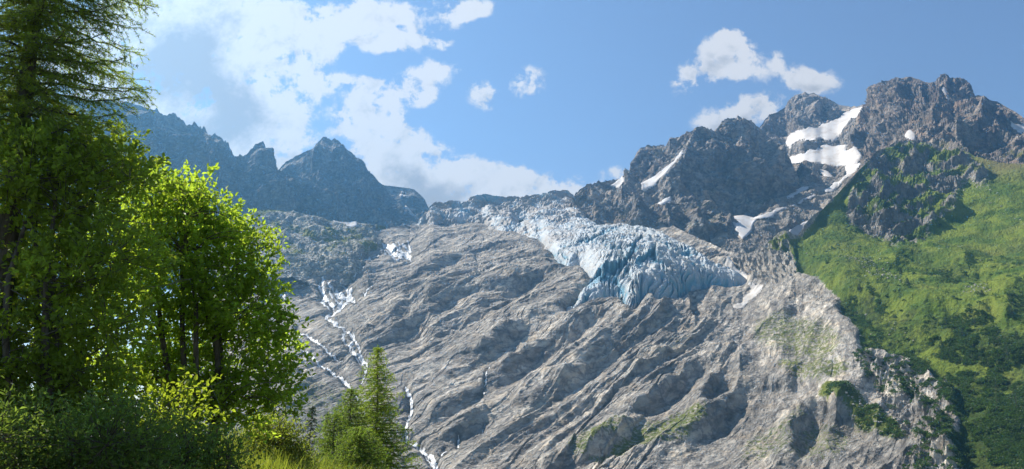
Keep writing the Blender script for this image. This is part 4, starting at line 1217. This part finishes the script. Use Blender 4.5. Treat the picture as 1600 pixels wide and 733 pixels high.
leafy('alder_tree', 'bright yellow-green leafy tree with sunlit leaves beside the streams', 'tree', onground(315, 15.0), clumps_px(sun_cl, 15.0, 0.7), m_leaf, 0.095, 260, bark=m_bark, stems=6)
# shaded leafy tree
dark_cl = [(250, 690, 45), (190, 700, 55), (120, 690, 55), (280, 650, 45), (40, 700, 60)] + [(px + rng.uniform(-18, 18), py + rng.uniform(-18, 18), rng.uniform(50, 75)) for px in range(-60, 175, 54) for py in range(270, 720, 58) if not (px > 190 and py < 300)]
dark_cl += [(60, 248, 36), (130, 258, 34), (175, 262, 28), (205, 280, 30), (20, 235, 36), (95, 232, 24), (150, 240, 20), (-20, 230, 36), (215, 262, 16), (40, 222, 18), (192, 250, 14), (228, 290, 20), (110, 222, 12)]
shaded = leafy('alder_tree', 'large shaded leafy tree with dark green leaves under the tall larch', 'tree', onground(110, 11.8), clumps_px(dark_cl, 11.8, 0.9), m_leafshade, 0.085, 300, bark=m_bark, stems=8)
for pts, r_ in (([(-40, 490), (0, 504), (40, 520), (62, 527), (88, 518), (120, 528)], .010), ([(20, 585), (34, 560), (38, 528), (62, 540)], .008), ([(110, 372), (150, 352), (190, 346), (240, 352), (262, 345)], .009),
                ([(-20, 425), (15, 448), (45, 470), (70, 474), (100, 492)], .008), ([(190, 470), (222, 452), (260, 448), (300, 436)], .007), ([(250, 640), (290, 610), (330, 602), (365, 590)], .007)):
    bg_ = Bag(); n_ = len(pts)
    path = np.array([world(p_[0], p_[1] + rng.uniform(-3, 3), 11.6 - 1.0 * k / n_) for k, p_ in enumerate(pts)])
    bg_.tube(path, r_, 0.002, 5)
    for k in range(1, n_ - 1):
        d_ = rng.normal(size=3) * 0.16 + (path[k + 1] - path[k]) * .6
        bg_.tube(np.stack([path[k], path[k] + d_ * .6, path[k] + d_ + np.array([0, 0, -.04])]), r_ * .5, 0.0015, 4)
    bg_.build('dead_branch', m_greybark, shaded, True, shaded.location)
# low bushes
leafy('willow_bush', 'dark grey-green willow bush filling the lower corner', 'bush', onground(90, 9.5), clumps_px([(px + rng.uniform(-15, 15), py + rng.uniform(-12, 12), rng.uniform(48, 66)) for px in range(-20, 230, 60) for py in range(690, 790, 46)], 9.5, 0.5), m_leafblue, 0.06, 700, stems=7, wid=.4)
leafy('willow_bush', 'dull blue-green willow bush in front of the sunlit leafy tree', 'bush', onground(330, 10.5), clumps_px([(262, 715, 34), (300, 700, 32), (330, 712, 30), (356, 722, 26), (300, 735, 40), (345, 745, 40), (240, 745, 40), (285, 688, 16), (318, 692, 14), (372, 735, 20)], 10.5, 0.4), m_leafblue, 0.055, 700, stems=6, wid=.45)
leafy('flowering_bush', 'yellow-green bush glowing in the sun on the bank edge', 'bush', onground(430, 18.5), clumps_px([(405, 680, 24), (425, 670, 22), (445, 682, 20), (432, 700, 28), (455, 708, 20), (410, 705, 24), (440, 725, 28), (472, 728, 16), (395, 700, 24)], 18.5, 0.3), m_herb, 0.065, 700, stems=5, wid=.5)
# young larches
def tree_to(px, ytop, Y):
    top = world(px, ytop, Y)
    b = onground(px, Y); b[0] = top[0]
    return b, float(top[2] - b[2])


b, h = tree_to(590, 541, 34.0)
conifer('larch_tree', 'slender young larch with a clear pointed top standing against the rock', 'tree', b, h, 2.05, m_needlemid, 0.075, 0.014, 190, per=8, step=0.075, droop=0.16, lat=0.11, tip_up=0.35, z0=0.05, latlen=0.42, rfun=lambda f: 2.1 * (1 - f) ** 0.72)
b, h = tree_to(548, 606, 31.0)
conifer('larch_tree', 'pale green young larch leaning into the slender pointed larch', 'tree', b, h, 1.4, m_needlepale, 0.07, 0.013, 140, per=9, step=0.07, droop=0.1, lat=0.11, tip_up=0.5, z0=0.05, latlen=0.5, rfun=lambda f: 1.45 * (1 - f) ** 0.6)
b, h = tree_to(522, 645, 28.0)
conifer('larch_tree', 'short pale larch sapling between the little spruce and taller larches', 'tree', b, h, 1.1, m_needlepale, 0.065, 0.012, 120, per=9, step=0.065, droop=0.1, lat=0.1, tip_up=0.5, z0=0.05, latlen=0.5, rfun=lambda f: 1.15 * (1 - f) ** 0.55)
b, h = tree_to(560, 668, 24.0)
conifer('larch_tree', 'bushy larch sapling at the foot of the slender pointed larch', 'tree', b, h, 1.0, m_needlepale, 0.06, 0.011, 120, per=9, step=0.06, droop=0.1, lat=0.1, tip_up=0.5, z0=0.05, latlen=0.5, rfun=lambda f: 1.2 * (1 - f) ** 0.5)
b, h = tree_to(487, 634, 46.0)
conifer('spruce_tree', 'little dark spruce behind the grassy bank', 'tree', b, h, 1.0, m_spruce, 0.09, 0.02, 90, per=7, step=0.07, droop=0.15, lat=0.1, tip_up=0.2, z0=0.03, latlen=0.4, rfun=lambda f: 1.0 * (1 - f) ** 0.7)
b, h = tree_to(508, 645, 50.0)
conifer('spruce_tree', 'smallest dark spruce half hidden by the larch sapling', 'tree', b, h, 0.9, m_spruce, 0.09, 0.02, 70, per=7, step=0.08, droop=0.15, lat=0.1, tip_up=0.2, z0=0.03, latlen=0.4, rfun=lambda f: 0.9 * (1 - f) ** 0.7)


def grass_stuff():
    n = 26000
    Y = rng.uniform(8, 30, n)
    px = rng.uniform(330, 620, n)
    x = (px - 800) / F * Y
    z = gz(x, Y)
    C = np.stack([x, Y, z - 0.03], -1)
    h = rng.uniform(0.25, 0.75, n)[:, None] * np.clip(0.7 + 0.8 * perlin(x / 1.3, Y / 1.3, 0 * x), 0.3, 1.5)[:, None]
    lean = rng.normal(size=(n, 3)) * np.array([.35, .35, 0])
    b = rand_dirs(n) * np.array([1, 1, 0]); b /= np.linalg.norm(b, axis=1)[:, None]
    w = 0.008
    m1 = C + np.array([0, 0, .6]) * h + lean * h * .35
    tip = C + np.array([0, 0, 1]) * h + lean * h
    V = np.stack([C - b * w, C + b * w, m1 + b * w * .8, m1 - b * w * .8, tip], 1).reshape(-1, 3)
    i = np.arange(n)[:, None] * 5
    o = mesh_obj('grass', V, [i + np.array([[0, 1, 2, 3]]), i + np.array([[3, 2, 4]])], m_herb)
    tag(o, kind='stuff')


grass_stuff()


# ------------------------------------------------------------------ far scrub and trees on the meadow
def T_sample(n, poly, weight=None):
    """random points on the hillside inside a traced patch (indices)"""
    poly = np.asarray(poly, float)
    m = inpoly(T['X'], T['PY'], poly)
    r, c = np.where(m)
    k = rng.choice(len(r), size=min(n, len(r)), replace=False)
    return r[k], c[k]


def scrub():
    bag = Bag()
    zones = [([(1465, 425), (1500, 425), (1520, 445), (1500, 452), (1470, 446), (1440, 430)], 170), ([(1330, 455), (1370, 462), (1385, 482), (1360, 510), (1325, 495), (1312, 470)], 400),
             ([(1400, 540), (1480, 520), (1600, 540), (1600, 620), (1560, 640), (1500, 660), (1460, 620), (1420, 570)], 2600), ([(1480, 600), (1640, 600), (1640, 760), (1510, 760), (1480, 720), (1470, 660)], 3000),
             ([(1460, 490), (1550, 495), (1560, 530), (1480, 525)], 330), ([(1345, 520), (1375, 500), (1372, 560), (1340, 580)], 90), ([(1300, 612), (1340, 625), (1420, 680), (1400, 685), (1330, 650), (1290, 625)], 200),
             ([(1570, 470), (1600, 470), (1640, 520), (1580, 510)], 60), ([(1420, 620), (1500, 640), (1510, 700), (1450, 700)], 140), ([(1380, 560), (1420, 580), (1440, 620), (1410, 620)], 60), ([(1330, 555), (1400, 555), (1490, 630), (1500, 740), (1400, 740), (1440, 690), (1370, 620)], 420), ([(1440, 640), (1520, 660), (1530, 780), (1430, 780)], 420), ([(1300, 420), (1400, 400), (1600, 400), (1640, 540), (1400, 540), (1320, 460)], 230), ([(1250, 390), (1340, 330), (1360, 380), (1300, 430)], 60), ([(1340, 300), (1420, 240), (1520, 270), (1490, 340), (1420, 380)], 160)]
    Cs = []; Rs = []
    for poly, n in zones:
        r, c = T_sample(n, poly)
        nz = fbm(T['X'][r, c] / 30, T['PY'][r, c] / 18, 0 * r + .5, 3)
        ok = nz > -0.15
        Cs.append(T['P'][r[ok], c[ok]]); Rs.append(rng.uniform(1.0, 2.05, ok.sum()) ** 2)
    C = np.concatenate(Cs); Rr = np.concatenate(Rs)
    k = 46
    n = len(C)
    d = rand_dirs(n * k).reshape(n, k, 3); d[..., 2] = np.abs(d[..., 2]) * 0.9
    P = C[:, None] + d * Rr[:, None, None] * rng.uniform(0.55, 1.05, (n, k, 1)) * np.array([1, 1, .85])
    P = P.reshape(-1, 3); ax = (d + 0.6 * rng.normal(size=d.shape)).reshape(-1, 3)
    leaves(bag, P, ax, rng.uniform(0.9, 1.7, len(P)), 0.8)
    o = bag.build('shrubbery', m_scrub)
    tag(o, kind='stuff')


scrub()


def mountain_conifer(name, label, px, py, hgt, w, group=None):
    c = int(np.clip(round(px - 300), 0, T['X'].shape[1] - 1))
    r = int(np.argmin(np.abs(T['PY'][:, c] - py)))
    base = T['P'][r, c].copy(); base[2] -= 0.5
    root = empty(name, base); tag(root, label, 'tree', group)
    tr = Bag(); tr.tube(np.stack([base + np.array([0, 0, z]) for z in np.linspace(0, hgt, 5)]), 0.25, 0.05, 6)
    tr.build('trunk', m_bark, root, True, base)
    cr = Bag()
    n = 340
    f = rng.uniform(0.08, 1, n) ** 0.9
    a = rng.uniform(0, 6.28, n)
    rr = w * (1 - f) ** 0.8 * rng.uniform(0.35, 1.1, n) + 0.1
    d = np.stack([np.cos(a), np.sin(a), -0.25 + 0 * a], -1)
    P = base + np.stack([np.cos(a) * rr, np.sin(a) * rr, f * hgt], -1)
    leaves(cr, P, d + rng.normal(size=(n, 3)) * .4, rng.uniform(0.6, 1.3, n) * (1.2 - .6 * f), 0.5)
    cr.build('crown', m_spruce, root, False, base)


for px, py, h, w, lab in [(1408, 437, 9, 2.3, 'upper of two lone small conifers on the open grass'), (1419, 452, 8, 2.6, 'lower of two lone small conifers on the open grass'),
                          (1344, 459, 9, 3.0, 'conifer standing up from the scrub at the rim of the grass'), (1581, 487, 13, 4.0, 'broad dark conifer near the picture edge above its twin'),
                          (1583, 504, 10, 3.2, 'smaller dark conifer directly below the broad one'), (1536, 473, 8, 2.4, 'small conifer at the crest of the meadow beside pale stones'),
                          (1523, 508, 14, 3.2, 'slim conifer on the shaded grass below the crest'), (1478, 508, 12, 3.4, 'dark conifer on the shaded grass below the round thicket'),
                          (1574, 560, 20, 5.0, 'tall dark conifer at the upper edge of the thick scrub'), (1590, 534, 9, 3.0, 'round-topped conifer above the thick scrub near the edge'),
                          (1505, 530, 12, 3.2, 'conifer in the middle of the darkest shaded grass'), (1560, 640, 24, 5.5, 'biggest dark conifer beside the pale boulder scar'),
                          (1592, 650, 22, 5.0, 'tall dark conifer beside the biggest one at the edge'), (1470, 540, 11, 3.0, 'conifer just above the scrub over the broken cliff')]:
    mountain_conifer('mountain_conifer', lab, px, py, h, w, 'conifers on the meadow slope')

# stones lying on the meadow
def rubble():
    bag = Bag()
    zones = [([(1310, 405), (1340, 400), (1380, 425), (1425, 458), (1405, 460), (1350, 440)], 110), ([(1500, 455), (1540, 455), (1570, 468), (1510, 468)], 30), ([(1250, 380), (1560, 380), (1600, 480), (1400, 470), (1260, 430)], 50),
             ([(1330, 470), (1440, 480), (1430, 540), (1340, 540)], 25), ([(1480, 262), (1520, 275), (1600, 330), (1600, 350), (1500, 292)], 60), ([(1300, 610), (1350, 620), (1400, 680), (1330, 640)], 60)]
    ico = np.array([[0, 0, 1], [.9, 0, .2], [.25, .85, .3], [-.75, .5, .15], [-.7, -.55, .25], [.3, -.85, .2], [.6, .5, -.6], [-.5, .6, -.6], [-.5, -.6, -.6], [.6, -.5, -.6]])
    fa = np.array([[0, 1, 2], [0, 2, 3], [0, 3, 4], [0, 4, 5], [0, 5, 1], [1, 6, 2], [2, 7, 3], [3, 8, 4], [4, 8, 5], [5, 9, 1], [2, 6, 7], [3, 7, 8], [5, 8, 9], [1, 9, 6]])
    for poly, n in zones:
        r, c = T_sample(n, poly)
        for p in T['P'][r, c]:
            s = rng.uniform(0.4, 1.0) ** 2 * 1.3 + 0.3
            bag.add(p + ico * s * rng.uniform(.7, 1.3, (10, 3)) * np.array([1.2, 1.2, .8]), tris=fa)
    m, nt, out = new_mat('pale_stone')
    q = NT(nt); co = q.coords()
    c = q.mix(q.step(q.noise(co, 0.2, 4, .6), .35, .65), (0.30, 0.28, 0.25), (0.46, 0.43, 0.39))
    nt.links.new(q.bsdf(c, .9, None, .2).outputs[0], out.inputs[0])
    tag(bag.build('rubble', m), kind='stuff')


rubble()

# ------------------------------------------------------------------ haze
def haze_box():
    lo = np.array([-3900, -500, -125]); hi = np.array([3900, 3900, 1250])
    V = np.array([[x, y, z] for z in (lo[2], hi[2]) for y in (lo[1], hi[1]) for x in (lo[0], hi[0])])
    f = np.array([[0, 2, 3, 1], [4, 5, 7, 6], [0, 1, 5, 4], [2, 6, 7, 3], [0, 4, 6, 2], [1, 3, 7, 5]])
    m, nt, out = new_mat('air_haze')
    v = nt.nodes.new('ShaderNodeVolumePrincipled')
    v.inputs['Color'].default_value = (0.24, 0.60, 1.0, 1)
    v.inputs['Density'].default_value = HAZE
    v.inputs['Anisotropy'].default_value = 0.76
    nt.links.new(v.outputs[0], out.inputs['Volume'])
    tag(mesh_obj('haze', V, f, m), kind='stuff')


HAZE = 1.15e-4
haze_box()

# ------------------------------------------------------------------ light and sky
SUN_EL, SUN_AZ = R(47), R(-54)        # azimuth measured from +Y (view direction) towards +X
sd = Vector((math.sin(SUN_AZ) * math.cos(SUN_EL), math.cos(SUN_AZ) * math.cos(SUN_EL), math.sin(SUN_EL)))
ld = bpy.data.lights.new('sun', 'SUN')
ld.energy = 5.0; ld.angle = R(0.53); ld.color = (1.0, 0.92, 0.80)
lo_ = bpy.data.objects.new('sun', ld)
lo_.rotation_euler = sd.to_track_quat('Z', 'Y').to_euler()
lo_.location = (-300, 200, 600)
col.objects.link(lo_)

wd = bpy.data.worlds.new('World')
sc.world = wd
wd.use_nodes = True
nt = wd.node_tree
nt.nodes.clear()
q = NT(nt)
wout = q.n('ShaderNodeOutputWorld'); bg = q.n('ShaderNodeBackground')
sky = q.n('ShaderNodeTexSky', sky_type='NISHITA', sun_disc=False, sun_elevation=SUN_EL, sun_rotation=SUN_AZ)
sky.altitude = 1600; sky.air_density = 1.0; sky.dust_density = 0.9; sky.ozone_density = 1.0
dirv = q.n('ShaderNodeTexCoord').outputs['Generated']
sep = q.n('ShaderNodeSeparateXYZ'); q.l(dirv, sep.inputs[0])
yy = q.math('MAXIMUM', sep.outputs[1], 0.02)
u = q.math('DIVIDE', sep.outputs[0], yy)
v = q.math('DIVIDE', sep.outputs[2], yy)
comb = q.n('ShaderNodeCombineXYZ'); q.l(u, comb.inputs[0]); q.l(v, comb.inputs[1])
uv = comb.outputs[0]
# billowy edge: push the lookup with noise
nz = q.n('ShaderNodeTexNoise'); q.l(uv, nz.inputs['Vector']); nz.inputs['Scale'].default_value = 16; nz.inputs['Detail'].default_value = 5
wv = q.n('ShaderNodeVectorMath', operation='SUBTRACT'); q.l(nz.outputs['Color'], wv.inputs[0]); wv.inputs[1].default_value = (.5, .5, .5)
ws = q.n('ShaderNodeVectorMath', operation='SCALE'); q.l(wv.outputs[0], ws.inputs[0]); ws.inputs['Scale'].default_value = 0.030
wa = q.n('ShaderNodeVectorMath', operation='ADD'); q.l(uv, wa.inputs[0]); q.l(ws.outputs[0], wa.inputs[1])
uvw = wa.outputs[0]


def uvp(px, py):
    p = world(px, py, 1.0)
    return float(p[0]), float(p[2])


def blob(px, py, rx, ry, ang, wgt):
    a, b = uvp(px, py)
    mp = q.n('ShaderNodeMapping', vector_type='TEXTURE')
    q.l(uvw, mp.inputs[0])
    mp.inputs['Location'].default_value = (a, b, 0)
    mp.inputs['Rotation'].default_value = (0, 0, R(ang))
    mp.inputs['Scale'].default_value = (rx / F, ry / F, 1)
    ln = q.n('ShaderNodeVectorMath', operation='LENGTH'); q.l(mp.outputs[0], ln.inputs[0])
    e = q.math('MULTIPLY', ln.outputs['Value'], ln.outputs['Value'])
    e = q.math('MULTIPLY', e, -0.9)
    e = q.math('EXPONENT', e)
    return q.math('MULTIPLY', e, wgt)


BLOBS = [(250, 40, 120, 70, 0, 1.0), (310, 95, 105, 100, -40, 1.75), (365, 165, 72, 58, -30, 1.2), (420, 105, 70, 70, 0, .75), (150, 110, 120, 90, 0, 1.0), (330, 30, 110, 60, 0, .9), (320, 180, 110, 60, 0, 1.3), (485, 110, 36, 46, 0, .7), (470, 30, 70, 40, 0, .5),
         (448, 232, 48, 38, 0, 1.0), (415, 250, 40, 40, 0, .8),
         (560, 40, 84, 36, 0, .75), (640, 68, 42, 18, 0, .85), (610, 15, 60, 26, 0, .55), (710, 10, 50, 20, 0, .6), (700, 40, 40, 14, 0, .35),
         (660, 128, 40, 30, 0, .95), (608, 146, 36, 20, 0, .8), (545, 128, 26, 14, 0, .45), (760, 147, 28, 26, 0, 1.0), (824, 132, 28, 34, 20, 1.0), (720, 105, 18, 14, 0, .45), (775, 211, 20, 6, 0, .35),
         (570, 190, 44, 42, -40, 1.2), (620, 236, 70, 50, -40, 1.2), (685, 280, 78, 48, -35, 1.15), (600, 280, 50, 40, 0, .5), (730, 305, 64, 36, 0, .9), (790, 285, 52, 30, -15, 1.0), (860, 290, 56, 28, 0, 1.0), (900, 312, 60, 18, 0, .7), (800, 322, 60, 16, 0, .7), (965, 270, 34, 14, 15, .6),
         (1075, 128, 34, 28, 60, .8), (1125, 92, 52, 30, 35, .85), (1155, 105, 42, 28, 0, .9), (1132, 62, 28, 18, 30, .8), (1268, 126, 48, 24, 0, .85), (1250, 122, 26, 24, 0, .4), (1215, 90, 14, 24, 0, .5), (1150, 180, 72, 22, 14, 1.0), (1195, 170, 40, 20, 0, .7), (1490, 75, 50, 30, 0, .22), (515, 70, 30, 18, 20, .8), (590, 75, 26, 14, 0, .7), (735, 18, 34, 14, 10, .8), (500, 30, 40, 20, 0, .7), (545, 15, 34, 18, 0, .7), (690, 70, 24, 12, 0, .6), (660, 155, 20, 12, 0, .6), (605, 35, 24, 12, 20, .7), (520, 130, 22, 12, 0, .6), (580, 130, 18, 10, 0, .6), (680, 108, 16, 12, 0, .6)]
tot = None
for bl in BLOBS:
    e = blob(*bl)
    tot = e if tot is None else q.math('ADD', tot, e)
n1 = q.noise(uv, 14.0, 12, 0.62, 0.2); n2 = q.noise(uv, 48.0, 10, 0.68, 0.2)
nn = q.math('ADD', q.math('MULTIPLY', q.math('SUBTRACT', n1, 0.5), 3.4), q.math('MULTIPLY', q.math('SUBTRACT', n2, 0.5), 2.6))
tc = q.math('MINIMUM', tot, 1.05)
dens = q.math('ADD', tc, q.math('MULTIPLY', nn, q.math('MINIMUM', q.math('ADD', q.math('MULTIPLY', tot, 1.2), 0.05), 1.0)))
alpha = q.step(dens, 0.34, 0.82)
core = q.step(q.math('ADD', tc, q.math('MULTIPLY', nn, 0.40)), 0.85, 1.75)
off = q.n('ShaderNodeVectorMath', operation='ADD'); q.l(uv, off.inputs[0]); off.inputs[1].default_value = (-0.010, 0.011, 0)
m1 = q.noise(off.outputs[0], 14.0, 12, 0.62, 0.2)
lit = q.math('MULTIPLY', q.math('SUBTRACT', n1, m1), 2.6)
cf = None
for bl in [(285, 85, 66, 62, -40, 1.0), (365, 165, 62, 42, -30, 1.0), (230, 130, 70, 50, 0, .7), (310, 215, 70, 30, 0, .8), (700, 312, 56, 30, -20, .8), (630, 280, 46, 30, -35, .6), (1110, 112, 34, 15, 20, .45), (1150, 192, 56, 12, 12, .5), (1265, 138, 34, 10, 0, .4), (450, 255, 34, 18, 0, .5), (350, 20, 50, 20, 0, .35)]:
    e = blob(*bl)
    cf = e if cf is None else q.math('ADD', cf, e)
core = q.math('MULTIPLY', q.step(q.math('SUBTRACT', q.math('ADD', cf, q.math('MULTIPLY', nn, 0.34)), q.math('MULTIPLY', lit, 0.9)), 0.05, 0.95), 0.95)
core = q.math('MAXIMUM', core, q.math('MULTIPLY', q.step(q.math('MULTIPLY', lit, -1.0), 0.0, 0.5), 0.55))
ccol = q.mix(core, (6.1, 5.95, 5.8), (2.9, 2.95, 3.1))
final = q.mix(q.math('MULTIPLY', alpha, 0.95), sky.outputs[0], ccol)
q.l(final, bg.inputs['Color'])
bg.inputs['Strength'].default_value = 0.08
q.l(bg.outputs[0], wout.inputs[0])
wd.cycles.sampling_method = 'MANUAL'
wd.cycles.sample_map_resolution = 512

# ------------------------------------------------------------------ render settings
sc.view_settings.view_transform = 'Standard'
sc.view_settings.look = 'None'
sc.view_settings.gamma = 1.0
sc.view_settings.exposure = 0.90
sc.render.engine = 'CYCLES'
sc.cycles.use_denoising = True
try:
    sc.cycles.denoiser = 'OPENIMAGEDENOISE'
    sc.cycles.denoising_input_passes = 'RGB_ALBEDO_NORMAL'
except Exception:
    pass
sc.cycles.max_bounces = 6
sc.cycles.diffuse_bounces = 3
sc.cycles.transmission_bounces = 4
sc.cycles.volume_bounces = 1
sc.cycles.transparent_max_bounces = 8
sc.cycles.sample_clamp_indirect = 6.0
